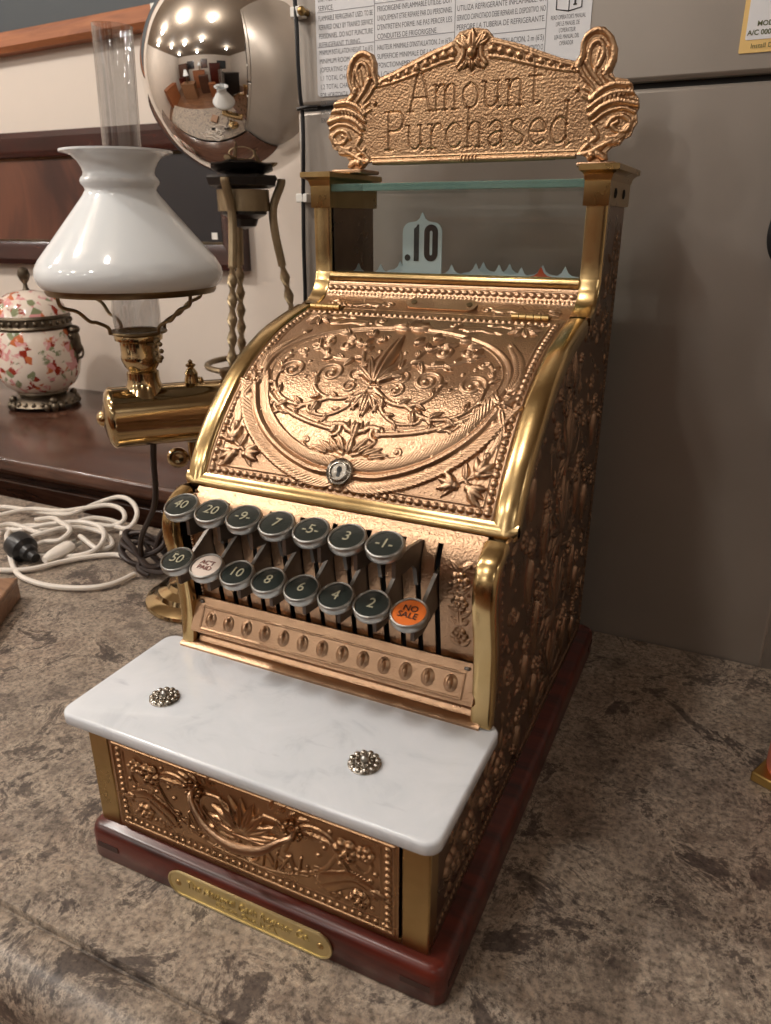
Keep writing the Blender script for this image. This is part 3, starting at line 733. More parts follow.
# --- marble shelf with two pewter rosettes
MX0, MX1, MY0, MY1 = -.1380, .1255, -.0060, .1030
MT = .1122
bm = BM()
loft(bm, [[(x, y, z) for x, y in rrect(MX0 + i, MX1 - i, MY0 + i, MY1 - i, .009)] for z, i in ((Z1, .0010), (Z1 + .001, 0), (MT - .002, 0), (MT - .0006, .0005), (MT, .0018))])
marb = rpart('marble_shelf', bm, 'marble', ang=60); marb['label'] = 'white marble shelf slab'
for x, y in ((-.0845, .0345), (.0640, .0345)):
    bm = BM()
    lathe(bm, [(.0098, 0), (.0100, .0008), (.0085, .0022), (.004, .003), (0, .0032)], (x, y, MT), 28)
    for k in range(12):
        a = 2 * PI * k / 12; sphere(bm, (x + .0078 * math.cos(a), y + .0078 * math.sin(a), MT + .0019), .0021, 8, (1, 1, .7))
        sphere(bm, (x + .0048 * math.cos(a + .26), y + .0048 * math.sin(a + .26), MT + .0029), .0013, 6)
    ro = setpar(obj('rosette', bm, 'pewter'), marb)
    bm = BM(); sphere(bm, (x, y, MT + .0036), .0026, 12); 
    s_ = obj('screw_head', bm, 'nickel'); setpar(s_, marb)

# --- slotted key plate
SLX = [.0795 - .01205 * j for j in range(15)]
xs = sorted([-.1066, .1066] + [x - .0019 for x in SLX] + [x + .0019 for x in SLX])
hk = HF(-.1066, .1066, 0., KEYC.len, .00045)
hk.mir = 0.
def keyorn():
    c = .0945
    hk.tube([(c, .030), (c, .078)], .0010); hk.flower(c, .074, .006, 5, .003); hk.flower(c, .058, .0055, 6, .003); hk.flower(c, .034, .0055, 6, .003)
    for s_, L in ((.080, .009), (.066, .009), (.048, .010), (.042, .008), (.026, .009)):
        for sg in (1, -1): hk.leaf(c, s_, PI / 2 + sg * .9, L, .0022, .002)
    hk.leaf(c, .054, -PI / 2, .014, .0028, .0026)
    for dx in (-.005, .005): hk.spiral(c + dx, .083, .003, 0, 1.1, 1 if dx > 0 else -1, .0009); hk.spiral(c + dx, .064, .003, 0, 1.1, -1 if dx > 0 else 1, .0009)
keyorn(); hk.mir = None; hk.H *= .7; hk.stipple(.0004, 5, 1)
def ksurf(X, S):
    y, z = KEYC.pos(S); ty, tz = KEYC.tan(S)
    return np.stack([X, y, z], -1), np.stack([X * 0, -tz, ty], -1)
SLO = np.array(SLX)
def kmask(x, s):
    _, z = KEYC.pos(s)
    near = np.min(np.abs(x[..., None] - SLO), -1)
    notch = (np.abs(x - .0985) < .0045) & (z < .1478 - 60 * (x - .0985) ** 2)
    return ~((near < .0019) & (z < .2265) & (z > .139)) & ~notch
setpar(relief('key_plate', hk, ksurf, 'copper', None, kmask, thick=.0016), reg)

# --- fifteen keys: bent steel arm, nickel ring, coloured face, numeral
kn = Vector((0, -.34, .94)).normalized(); ky = Vector((0, .94, .34)).normalized(); kx = Vector((1, 0, 0))
Rk = kn.to_track_quat('Z', 'Y')
def make_key(slot_x, row, text, face, ink, size, label):
    kz, kyy = (.1975, .070) if row == 0 else (.2375, .070)
    c = Vector((slot_x - (.004 if row == 0 else .0075), kyy, kz))
    bm = BM()
    # arm: flat steel blade running from the slot down to the underside of the key
    if row == 0: pl = [(.112, .186), (.112, .211), (.100, .2095), (.085, .2010), (.072, .1935), (.066, .1900), (.066, .1815), (.080, .1800), (.094, .1840), (.104, .186)]
    else: pl = [(.113, .198), (.113, .2250), (.1050, .2275), (.088, .2300), (.072, .2300), (.066, .2290), (.066, .2190), (.078, .2170), (.090, .2170), (.0955, .2125), (.0985, .2000)]
    prism(bm, pl, 0, slot_x - .0012, slot_x + .0012)
    # foot of the blade under the ring
    Tm = Matrix.Translation(c - kn * .0072) @ Rk.to_matrix().to_4x4()
    box(bm, -.0065, .0065, -.005, .005, -.0012, .0012, Tm)
    k = rpart('key', bm, 'steel', smooth=False)
    if label: k['label'] = label
    bm = BM(); R = .0116
    lathe(bm, [(.0, -.0066), (R * .84, -.0066), (R * .93, -.0060), (R, -.0045), (R, -.0009), (R * .975, -.0001), (R * .91, .0003), (R * .865, -.0001), (R * .85, -.0010), (R * .80, -.0012), (0, -.0012)], c, 36, kn)
    setpar(obj('key_ring', bm, 'nickel', ang=50), k)
    bm = BM(); lathe(bm, [(R * .85, -.0013), (R * .845, -.0006), (R * .5, -.0003), (0, -.0002)], c, 32, kn)
    setpar(obj('key_face', bm, face), k)
    lines = text.split('\n'); ms = []
    for i, t in enumerate(lines):
        o = c + kn * .0001 + ky * ((len(lines) - 1) / 2 - i) * size * .85
        ms.append(text_mesh(t, size, o, kx, ky,   .00012, bold=0., sx=.95))
    setpar(merge_meshes('numeral', ms, ink, None), k)
LOW = ['NO\nSALE', '2', '4', '6', '8', '10', "AC'T\nPAID", '50']
UP = ['-1-', '3', '-5-', '7', '-9-', '20', '40']
for i, t in enumerate(LOW):
    x = SLX[2 * i]
    if i == 0: make_key(x, 0, t, 'keyorange', 'ink', .0062, 'orange NO SALE key')
    elif i == 6: make_key(x, 0, t, 'keywhite', 'redink', .0052, 'cream key with small red print')
    else: make_key(x, 0, t, 'keyblack', 'numeral', .0105, 'black %s key' % t)
for i, t in enumerate(UP):
    make_key(SLX[2 * i + 1], 1, t, 'keyblack', 'numeral', .0105, 'black %s key' % t.strip('-'))

# --- indicator strip below the keys
hf = HF(-.1085, .1085, 0., .0300, .0004)
for x in np.linspace(-.0925, .0925, 13): 
    hf.bead(x, .0130, .0054, .0017, .80, 1.2); hf.bead(x, .0130, .0040, .0042, .50, 1.25)
for e in (.0035, .0222): hf.tube([(-.1005, e), (.1005, e)], .0008, n=0)
for x in (-.1005, .1005): hf.tube([(x, .0035), (x, .0222)], .0008, n=0)
SP0, SP1 = np.array((.0925, .1275)), np.array((.1045, .1505))
sd = (SP1 - SP0) / np.hypot(*(SP1 - SP0)); sn = np.array((-sd[1], sd[0]))
SL = float(np.hypot(*(SP1 - SP0)))
def ssurf(X, S):
    S = S / .03 * SL
    return np.stack([X, SP0[0] + sd[0] * S, SP0[1] + sd[1] * S], -1), np.stack([X * 0, X * 0 + sn[0], X * 0 + sn[1]], -1)
st = setpar(relief('indicator_strip', hf, ssurf, 'copper', None, None, thick=.004), reg)
for x in (-.1035, .1015):
    bm = BM(); q = SP0 + sd * SL * .86; sphere(bm, (x, q[0] + sn[0] * .0006, q[1] + sn[1] * .0006), .0023, 10, (1, .6, .6)); setpar(obj('screw', bm, 'steel'), st)
# rolled lip
bm = BM(); lp = [(.0930, .1290), (.0975, .1240), (.1005, .1195), (.0990, .1170), (.0965, .1155), (.0945, .1140), (.0950, .1122), (.106, .1122), (.108, .129)]
prism(bm, lp, 0, -.1068, .1068); prism(bm, [(.0985, .1165), (.0935, .1158), (.0912, .1140), (.0914, .1122), (.106, .1122), (.106, .1165)], 0, -.1190, .1140)
setpar(obj('rolled_lip', bm, 'copper'), st)

# --- curved lid
hd = HF(-.1066, .1066, .002, HOOD.len - .001, .0004, mir=0.)
TOP = HOOD.len - .0085
hd.rope((.1020, .014), (.1020, TOP - .003), .0056, .0022, 1., 1.15); hd.tube([(.1053, .0075), (.1053, TOP + .004)], .0008, n=0); hd.tube([(.0984, .0155), (.0984, TOP - .006)], .0008, n=0)
hd.rope((0, .0115), (.102, .0115), .0056, .0021, 1.15, 1.); hd.tube([(0, .0155), (.0984, .0155)], .0008, n=0)
hd.rope((0, TOP - .001), (.102, TOP - .001), .0048, .0019, 1.1, 1.); hd.tube([(0, TOP - .0045), (.0984, TOP - .0045)], .0007, n=0)
# oval wreath ring, open at the bottom where scrolls meet
ov = []
for k in range(0, 41):
    a = -PI / 2 + .17 + (PI - .32) * k / 40; ov.append((.0915 * math.cos(a) * (1 - .06 * math.sin(a)), .1075 + .0560 * math.sin(a)))
hd.tube(ov, .0019, n=2)
hd.tube([(x * .945, .1075 + (y - .1075) * .925) for x, y in ov], .0006, n=2)
hd.spiral(.0165, .0535, .0058, -PI / 2, 1.4, -1, .0017)
hd.tube([(0, .0515), (.006, .054), (.010, .057), (.017, .0565)], .0022)
hd.leaf(0, .060, -PI / 2, .014, .004); 
for x in (.003, .007): hd.leaf(x, .0515, PI / 2, .010, .002)
# palmette over the oval
for a, L in ((PI / 2, .018), (PI / 2 - .5, .017), (PI / 2 - 1., .016), (.25, .018)): hd.leaf(.001, .1605, a, L, .0034, .0032)
hd.tube([(.004, .166), (.018, .163), (.030, .167), (.034, .174)], .0016); hd.spiral(.030, .174, .0045, 0, 1.2, 1, .0013)
hd.sprig([(.036, .168), (.05, .170), (.062, .166)], .0010, .009, .002, .005)
for a in (-2.6, -1.9, -1.2, -.5, .2, .9, 1.7, 2.5): hd.leaf(.083, .172, a, .0125, .0027, .0026)
hd.flower(.083, .172, .005, 5); hd.sprig([(.076, .176), (.068, .179), (.06, .178)], .0009, .007, .0018, .004)
# leaves climbing the oval's sides
hd.sprig([(.094, .094), (.0965, .110), (.0915, .128), (.083, .143)], .0012, .0085, .0022, .0055)
hd.spiral(.0935, .0885, .0045, PI / 2, 1.3, -1, .0014)
# central arabesque
for y in (.0835, .0865, .0895): hd.tube([(0, y - .0005), (.0045, y)], .0016)
hd.leaf(0, .092, PI / 2, .058, .0062, .0055)
hd.tube([(.003, .093), (.010, .106), (.009, .120), (.003, .131)], .0016, .0010)
for a, L, W in ((.42, .030, .0034), (.85, .026, .0032)): hd.leaf(.0015, .0925, PI / 2 - a, L, W, .0036)
for a, L, W in ((0, .019, .0038), (.55, .017, .0034), (1.05, .017, .003)): hd.leaf(.001, .083, -PI / 2 + a, L, W, .0034)
hd.vine([(.003, .0870), (.018, .0775), (.034, .0775), (.0455, .0870), (.0465, .0985)], .0021, .011, .0026, 5, (.0098, 1.6, 1))
hd.vine([(.028, .0770), (.046, .0685), (.064, .0715), (.0765, .0835), (.0785, .0980)], .0020, .012, .0028, 6, (.0098, 1.7, 1))
hd.vine([(.004, .0955), (.013, .1060), (.020, .1190), (.024, .1310), (.034, .1370)], .0020, .012, .0028, 6, (.0068, 1.5, -1))
hd.vine([(.020, .1180), (.034, .1140), (.048, .1180), (.0600, .1270)], .0018, .011, .0026, 5, (.0072, 1.5, 1))
hd.vine([(.004, .0845), (.014, .0700), (.026, .0625), (.038, .0630)], .0018, .009, .0022, 4, (.0058, 1.5, 1))
hd.vine([(.046, .0685), (.056, .0610), (.066, .0625)], .0015, .008, .002, 3, (.0048, 1.4, 1))
hd.vine([(.064, .0715), (.074, .0690), (.081, .0750)], .0014, .007, .0018, 2, (.0038, 1.3, 1))
hd.vine([(.0785, .0980), (.0800, .1110), (.0740, .1220)], .0014, .009, .002, 4, (.0042, 1.4, 1))
hd.spiral(.0160, .1010, .0072, -PI / 2, 1.6, 1, .0015); hd.spiral(.0175, .0885, .0058, PI / 2, 1.5, -1, .0014)
for x, y, a in ((.024, .131, 1.7), (.034, .137, .5), (.012, .138, 1.2), (.060, .127, 1.2), (.052, .138, .4), (.044, .146, .9), (.024, .146, 1.4)): hd.leaf(x, y, a, .012, .0027, .0028); hd.leaf(x, y, a - .8, .009, .002, .0024)
for x, y in ((.055, .093), (.059, .1090), (.04, .144), (.030, .150), (.012, .147), (.030, .056), (.047, .058), (.010, .1270), (.066, .115)): hd.bead(x, y, .0016)
# laurel swag with ribbons
sw = [(.0, .0215), (.022, .0230), (.044, .0300), (.064, .0420), (.080, .0585), (.0925, .0820)]
hd.garland(sw, .0082, .0155, .0038, .0036)
for x, y in ((.016, .029), (.034, .034), (.052, .043), (.068, .054), (.08, .067), (.03, .018), (.05, .026), (.07, .04), (.086, .057)): hd.bead(x, y, .0016)
hd.tube([(.056, .030), (.060, .040), (.054, .045)], .0015); hd.tube([(.076, .048), (.078, .060), (.071, .062)], .0015)
for a, L in ((.9, .016), (-.3, .013), (2.2, .014), (-1.2, .022), (-1.9, .018)): hd.leaf(.0925, .083, a, L, .0032, .0028)
hd.flower(.0925, .083, .0052, 6, .0035)
hd.sprig([(.093, .075), (.096, .062), (.094, .050)], .0011, .008, .0024, .005)
# wings over the lock
for k in range(5): hd.leaf(.003 + .004 * k, .0375 - .0003 * k * k, .95 - .22 * k, .015, .0027, .0026)
hd.tube([(.004, .036), (.018, .040), (.030, .0365), (.036, .0395)], .0016, .0011); hd.spiral(.034, .0420, .0033, -PI / 2, 1.2, 1, .001)
hd.leaf(0, .036, PI / 2, .014, .0035)
# blossoms in the lower corners
for x, y, a in ((.074, .0265, 2.9), (.092, .0385, 1.35), (.0905, .0235, -.5)):
    for da in (-.55, 0, .55): hd.leaf(x - .004 * math.cos(a), y - .004 * math.sin(a), a + da, .0125, .0030, .0034, False)
    hd.bead(x - .004 * math.cos(a), y - .004 * math.sin(a), .0032)
hd.tube([(.077, .026), (.083, .030), (.091, .034)], .0013); hd.tube([(.083, .030), (.088, .026)], .0012)
for x, y, a in ((.078, .0275, 2.6), (.0905, .0335, 1.2), (.0905, .0335, .3), (.0865, .0215, -.6), (.078, .0275, -2.2), (.084, .03, 1.8)): hd.leaf(x, y, a, .013, .0026, .0024)
hd.H *= 1.05; hd.stipple(.0005, 5, 1)
def hsurf(X, S):
    y, z = HOOD.pos(S); ty, tz = HOOD.tan(S)
    return np.stack([X, y, z], -1), np.stack([X * 0, -tz, ty], -1)
lid = setpar(relief('lid', hd, hsurf, 'copper', None, None, thick=.003), reg); lid['label'] = 'curved embossed lid with oval arabesque and laurel swag'
# polished frame of the lid: two side bands and the bottom rail
bm = BM()
for sg in (-1, 1):
    x0, x1 = (.1062, A + .0022) if sg > 0 else (-A - .0022, -.1062)
    band(bm, [tuple(p) for p in HOOD.P], x0, x1, .008, .0026, n=1)
secs = []
sy, sz = HOOD.pos(.0); ty, tz = HOOD.tan(0.)
tg = np.array((ty, tz)); nn = np.array((-tz, ty)); p0 = np.array((sy, sz))
for x, ins in ((-A - .0022, .004), (-A + .0, .0012), (-A + .004, 0), (A - .004, 0), (A - .0, .0012), (A + .0022, .004)):
    sec = []
    for a, h in ((.0078, -.001), (.0078, .0010), (.005, .0024), (.0, .0026), (-.0026, .0018), (-.0040, .0002), (-.0042, -.004), (-.003, -.006), (.004, -.006)):
        q = p0 + tg * (a if a > 0 else a + ins) + nn * h; sec.append((x, q[0], q[1]))
    secs.append(sec)
loft(bm, secs)
lf = setpar(obj('lid_frame', bm, 'brass', ang=42), lid)
# lock
ly, lz = HOOD.pos(.0225); lty, ltz = HOOD.tan(.0225); ln = Vector((0, -ltz, lty)); lc = Vector((-.0008, ly, lz)) + ln * .0005
bm = BM(); lathe(bm, [(0, -.002), (.0096, -.002), (.0098, .0028), (.0088, .0042), (.0076, .0036), (.0068, .0048), (.0058, .0050), (.0054, .0036), (.0, .0034)], lc, 32, ln)
lk = setpar(obj('lock', bm, 'pewter', ang=50), lid)
bm = BM(); lu = Vector((0, lty, ltz))
Tm = Matrix((((1, lu.x, ln.x, lc.x)), ((0, lu.y, ln.y, lc.y)), ((0, lu.z, ln.z, lc.z)), (0, 0, 0, 1)))
box(bm, -.0011, .0011, -.0035, .0035, .0030, .0039, Tm); lathe(bm, [(0, .003), (.0019, .003), (.0019, .0039), (0, .0039)], lc + lu * .0014, 12, ln)
setpar(obj('keyhole', bm, 'black'), lid)
# hinges
for x0, x1 in ((-.1055, -.078), (.0665, .0945)):
    hy, hz = HOOD.pos(HOOD.len - .001); bm = BM(); n = 5
    for k in range(n):
        a = x0 + (x1 - x0) * k / n; b = x0 + (x1 - x0) * (k + .9) / n
        tube(bm, [(a, hy, hz + .0018), (b, hy, hz + .0018)], .0024, 10, 0)
    box(bm, x0, x1, hy, hy + .008, hz + .0005, hz + .0022, None)
    setpar(obj('hinge', bm, 'oldbrass'), lid)

# --- cove above the lid with bead moulding, plate and sill
CV = Curve2([(.277, .3385), (.292, .3420), (.3005, .3462), (.3060, .3530), (.3090, .3580)])
hc = HF(-.1066, .1066, 0., CV.len, .0004, mir=0.)
hc.tube([(0, .0035), (.106, .0035)], .0008, n=0)
hc.rope((0, .0335), (.1035, .0335), .0060, .0027, 1.05, .8); hc.rope((0, .0285), (.1045, .0285), .0034, .0012)
hc.tube([(0, .0370), (.106, .0370)], .0008, n=0)
hc.sprig([(.046, .015), (.058, .018), (.072, .015), (.088, .018)], .0011, .010, .0024, .006); hc.spiral(.042, .0155, .005, 0, 1.3, 1, .0013); hc.spiral(.094, .0155, .004, 0, 1.3, -1, .0012)
hc.flower(.066, .0195, .0045, 5); hc.flower(.083, .0135, .0045, 5)
for k in range(9): hc.bead(.05 + .006 * k, .0085 + .001 * (k % 3), .0012)
hc.H *= .8; hc.stipple(.0004, 5, 1)
def csurf(X, S):
    y, z = CV.pos(S); ty, tz = CV.tan(S)
    return np.stack([X, y, z], -1), np.stack([X * 0, -tz, ty], -1)
cv = setpar(relief('cove_panel', hc, csurf, 'copper', None, None, thick=.003), reg)
py_, pz_ = CV.pos(.0175); pty, ptz = CV.tan(.0175); pa_ = math.atan2(ptz, pty) + .22; pty, ptz = math.cos(pa_), math.sin(pa_); pn = Vector((0, -ptz, pty)); pu = Vector((0, pty, ptz))
pc = Vector((.0035, py_, pz_)) + pn * .0016
Tm = Matrix(((1, pu.x, pn.x, pc.x), (0, pu.y, pn.y, pc.y), (0, pu.z, pn.z, pc.z), (0, 0, 0, 1)))
bm = BM(); prism(bm, stadium(-.0295, .0295, -.0062, .0062), 2, -.001, .0014); bmesh.ops.transform(bm, matrix=Tm, verts=bm.verts)
plt = setpar(obj('serial_plate', bm, 'copper'), cv)
for x in (-.0235, .0235):
    bm = BM(); lathe(bm, [(0, 0), (.0026, 0), (.0024, .0009), (0, .0011)], pc + Vector((x, 0, 0)) + pn * .0013, 12, pn); setpar(obj('screw', bm, 'darkbrass'), cv)
bm = BM(); tube(bm, [(-.1062, .3125, .3618), (.1062, .3125, .3618)], .0046, 16, 0); box(bm, -.1062, .1062, .3115, .326, .3585, .3655)
rpart('window_sill', bm, 'brass')
bm = BM(); box(bm, -.1062, .1062, .330, DEP - .003, .352, .3560); rpart('indicator_deck', bm, 'sidebronze', smooth=False)

# --- columns with capitals
for sg in (-1, 1):
    xs = sorted((sg * .1062, sg * (A - .0005)))
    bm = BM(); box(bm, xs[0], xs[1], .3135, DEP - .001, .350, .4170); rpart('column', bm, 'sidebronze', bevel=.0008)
    x0, x1 = sorted((sg * .1042, sg * .1222)); bm = BM(); y0, y1 = .3085, DEP + .002
    secs = []
    for z, o in ((.4165, 0.), (.4172, .0002), (.4330, .0002), (.4340, .0008), (.4352, .0010), (.4372, .0018), (.4388, .0040), (.4394, .0058), (.4398, .0064), (.4432, .0064), (.4437, .0058)):
        e0 = o * .6 if sg > 0 else o; e1 = o if sg > 0 else o * .6
        secs.append([(x0 - e0, y0 - o, z), (x1 + e1, y0 - o, z), (x1 + e1, y1 + o * .5, z), (x0 - e0, y1 + o * .5, z)])
    loft(bm, secs); cap = rpart('capital', bm, 'oldbrass', ang=30)
    for y in (.330, .366):
        bm = BM(); lathe(bm, [(0, 0), (.0034, 0), (.0034, .0008), (.0024, .0011), (.0022, .0003), (0, .0002)], (sg * .1224, y, .4252), 14, (sg, 0, 0)); setpar(obj('peg_hole', bm, 'cavity'), cap)
    xs = sorted((sg * .0905, sg * .1185)); bm = BM(); box(bm, xs[0], xs[1], .338, .374, .4437, .4470); setpar(obj('sign_foot', bm, 'copper', bevel=.0008), cap)

# --- window glass: front pane and top slab
bm = BM(); box(bm, -.1060, .1060, .3165, .3195, .3655, .4290); rpart('front_glass', bm, 'glass', smooth=False)
bm = BM(); box(bm, -.1060, .1060, .3105, DEP - .004, .4288, .4345); rpart('top_glass', bm, 'glassedge', smooth=False, bevel=.0006)

# --- indicator tablets: the raised .10 and the tips of the lowered ones
def tablet(x, ztop, y, mat, w=.0345, h=.062):
    cx, hw = x, w / 2; r = .008; pts = []
    zs = ztop - .0075
    pts.append((cx - hw, zs - h)); 
    for k in range(7): a = PI - PI / 2 * k / 6; pts.append((cx - hw + r + r * math.cos(a), zs - r + r * math.sin(a)))
    pts += [(cx - .0055, zs + .0006), (cx - .0025, zs + .0028), (cx - .0008, zs + .0062), (cx, ztop), (cx + .0008, zs + .0062), (cx + .0025, zs + .0028), (cx + .0055, zs + .0006)]
    for k in range(7): a = PI / 2 - PI / 2 * k / 6; pts.append((cx + hw - r + r * math.cos(a), zs - r + r * math.sin(a)))
    pts.append((cx + hw, zs - h))
    bm = BM(); prism(bm, pts, 1, y, y + .0008); return rpart('indicator_tablet', bm, mat, smooth=False)
tb = tablet(-.0320, .4128, .3350, 'tabwhite', .0355, .050); tb['label'] = 'raised white tablet reading .10'
def digits(x0, z0, y):
    bm = BM(); e = .0003
    # dot
    lathe(bm, [(0, 0), (.0026, 0), (.0026, e), (0, e)], (x0 + .0034, y, z0 + .0027), 18, (0, -1, 0))
    # one
    o = x0 + .0092
    prism(bm, [(o, z0), (o + .0045, z0), (o + .0045, z0 + .0290), (o + .0032, z0 + .0290), (o + .0022, z0 + .0272), (o, z0 + .0255)], 1, y - e, y)
    # zero: a long ring
    o = x0 + .0185; W, H, t = .0122, .0290, .0048; n = 12
    def ring(i):
        r = W / 2 - i; out = []
        for k in range(n + 1): a = PI * k / n; out.append((o + W / 2 + r * math.cos(a), z0 + H - W / 2 + r * math.sin(a)))
        for k in range(n + 1): a = PI + PI * k / n; out.append((o + W / 2 + r * math.cos(a), z0 + W / 2 + r * math.sin(a)))
        return out
    Ro, Ri = ring(0), ring(t); m = len(Ro)
    V = [[bm.verts.new((x, yy, z)) for x, z in R] for R in (Ro, Ri) for yy in (y - e, y)]
    for i in range(m):
        j = (i + 1) % m
        bm.faces.new((V[0][i], V[0][j], V[2][j], V[2][i])); bm.faces.new((V[0][i], V[1][i], V[1][j], V[0][j])); bm.faces.new((V[2][i], V[2][j], V[3][j], V[3][i]))
    return bm
setpar(obj('numerals', digits(-.0485, .3745, .3349), 'ink', smooth=False), tb)
for x, zt, y, mt in ((-.112 + .012, .3690, .350, 'tabwhite'), (-.076, .3692, .346, 'tabwhite'), (-.0560, .3722, .344, 'tabwhite'), (-.0070, .3706, .340, 'tabwhite'), (.0115, .3715, .348, 'tabwhite'), (.0155, .3722, .356, 'tabwhite'), (.0330, .3712, .344, 'tabwhite'), (.0395, .3716, .352, 'tabwhite'), (.0530, .3698, .340, 'tabwhite'), (.0700, .3708, .336, 'tabred'), (.0690, .3716, .345, 'tabwhite'), (.0885, .3712, .339, 'tabwhite')):
    tablet(x, zt + .0016, y, mt, .033, .012)

# --- the sign
YS = .3525
Q = lambda pts: [(float(at(px, py, 'y', YS)[0]), float(at(px, py, 'y', YS)[2])) for px, py in pts]
OFF = 0.0008
right = Q([(478, 27), (486, 29), (492, 37), (503, 40), (520, 44), (540, 51), (560, 58), (574, 61), (579, 55), (580, 44), (585, 33), (594, 27), (604, 27), (612, 35), (616, 48), (615, 60), (610, 72), (613, 77), (626, 79), (631, 84), (632, 91), (637, 98), (638, 106), (635, 112), (636, 122), (632, 128), (629, 136), (622, 139), (618, 145), (610, 147), (605, 152), (606, 160)])
right = [(x + OFF if i else 0., z) for i, (x, z) in enumerate(right)]
zb = .4472
outl = right + [(.1010, zb), (.0965, zb + .001), (.093, .4520), (.086, .4535), (.086, .4505), (0, .4500)]
outl = outl + [(-x, z) for x, z in outl[::-1] if x > 1e-6]
hg = HF(-.136, .136, .446, .545, .00042, mir=0.)
# bottom rail
hg.tube([(0, .4525), (.088, .4525)], .0022, n=0); hg.tube([(0, .4560), (.087, .4560)], .0006, n=0)
for x in (.0, .003, .006): hg.bead(x, .4525, .0030, .003, .5, 1.)
# cornice band of leaves and beads along the upper edge
up = Q([(492, 42), (506, 45), (522, 50), (540, 56), (556, 61), (575, 66)]); up = [(x + OFF, z) for x, z in up]
lo = Q([(490, 56), (506, 58), (522, 62), (540, 66), (556, 69), (576, 71)]); lo = [(x + OFF, z) for x, z in lo]
hg.tube(up, .0018, .0012); hg.tube(lo, .0017, .0011)
for k in range(9):
    t = k / 8 * .96; i = t * 5; a = int(min(4, i)); f = i - a
    m1 = np.array(up[a]) * (1 - f) + np.array(up[a + 1]) * f; m2 = np.array(lo[a]) * (1 - f) + np.array(lo[a + 1]) * f
    m = (m1 + m2) / 2; hh = np.hypot(*(m1 - m2)) / 2
    hg.bead(m[0], m[1], max(.0012, hh * .72), max(.0022, hh * .7))
    hg.tube([m1 + (.0030, -.001), m2 + (.0030, .001)], .0008, n=0)
# crest
hg.leaf(0, .528, PI / 2, .0155, .0048, .005); hg.leaf(.002, .529, PI / 2 - .55, .0135, .0036, .004); hg.leaf(.003, .531, PI / 2 - 1.1, .0125, .003, .0034)
hg.bead(0, .5275, .0042, .006); hg.tube([(.0105, .5375), (.0075, .532), (.0075, .525), (.0115, .5195)], .0020, hf=1.4)
hg.leaf(0, .5225, -PI / 2, .008, .003, .004); hg.leaf(.003, .5225, -PI / 2 + .6, .0075, .0026, .004); hg.tube([(.0, .5215), (.0065, .5195), (.010, .517)], .0017, hf=1.3)
# volutes at the sides, drawn for the right and mirrored
def st(pts, r, r1=None, hf=1.1): hg.tube([(x + OFF, z) for x, z in Q(pts)], r, r1, hf)
st([(577, 67), (581, 56), (582, 44), (587, 35), (596, 30), (605, 32), (611, 40), (613, 52), (610, 64), (604, 74)], .0024)
st([(588, 66), (588, 54), (592, 44), (599, 41), (603, 48), (601, 58), (597, 66)], .0019); st([(594, 72), (596, 60), (599, 50)], .0016); st([(604, 72), (607, 60), (606, 48)], .0015)
st([(586, 62), (592, 74), (600, 84)], .0024, .0016); st([(603, 70), (606, 78), (612, 82)], .0022, .0018)
st([(578, 68), (584, 78), (592, 88), (590, 96)], .0018, .0012)
st([(590, 100), (600, 90), (614, 84), (629, 84)], .0024); st([(588, 108), (601, 98), (616, 92), (634, 92)], .0020); st([(590, 116), (602, 106), (618, 101), (637, 104)], .0026); st([(592, 122), (606, 112), (622, 108), (634, 112)], .0016)
st([(584, 88), (590, 92), (588, 98), (582, 96)], .0014)
for k in range(7):
    f = k / 6; hg.leaf(*[v for v in (lambda q: (q[0] + OFF, q[1]))(Q([(598 + 28 * f, 104 - 8 * f)])[0])], PI / 2 - .35, .007, .0013, .0025)
st([(606, 126), (612, 118), (622, 116), (629, 122), (626, 130), (616, 131), (611, 126), (616, 122)], .0018)
for dy in (0, 6, 12, 18): st([(606, 138 + dy * .3), (616, 136 + dy * .35), (628 - dy * .5, 124 + dy), (632 - dy * .75, 120 + dy)], .0019, .0012)
st([(592, 128), (596, 136), (590, 142), (583, 148), (578, 154)], .0022, .0016); st([(580, 155), (590, 152), (600, 146), (610, 141)], .0026, .002); st([(586, 140), (592, 146), (600, 148)], .0018)
st([(588, 158), (596, 154), (603, 158)], .0026); hg.bead(.0985, .4525, .0032, .005)
for x, z in ((.083, .5095), (.0835, .497)): hg.bead(x, z, .0018, .003)
hg.mir = None
# engraved lettering
for word, x0, x1, bz, h in (('Amount', -.0525, .0585, .4890, .0285), ('Purchased', -.0745, .0835, .4612, .0285)):
    for p in letters(word, x0, x1, bz, h): hg.groove(p, .00095, .0009, 0 if len(p) == 2 or word[0] + 'x' == '' else 4)
rs = np.random.RandomState(5).rand(hg.ny, hg.nx)
for _ in range(2): rs = (rs + np.roll(rs, 1, 0) + np.roll(rs, 1, 1) + np.roll(rs, -1, 0) + np.roll(rs, -1, 1)) / 5
hg.H = np.where(hg.H >= 0, hg.H * .85, hg.H) + (rs - .5) * .00042 * (hg.H < .0004)
sg_ = setpar(relief('top_sign', hg, flat(YS), 'sign', None, in_poly(outl), thick=.005), reg)
sg_['label'] = 'cast bronze top sign engraved Amount Purchased'

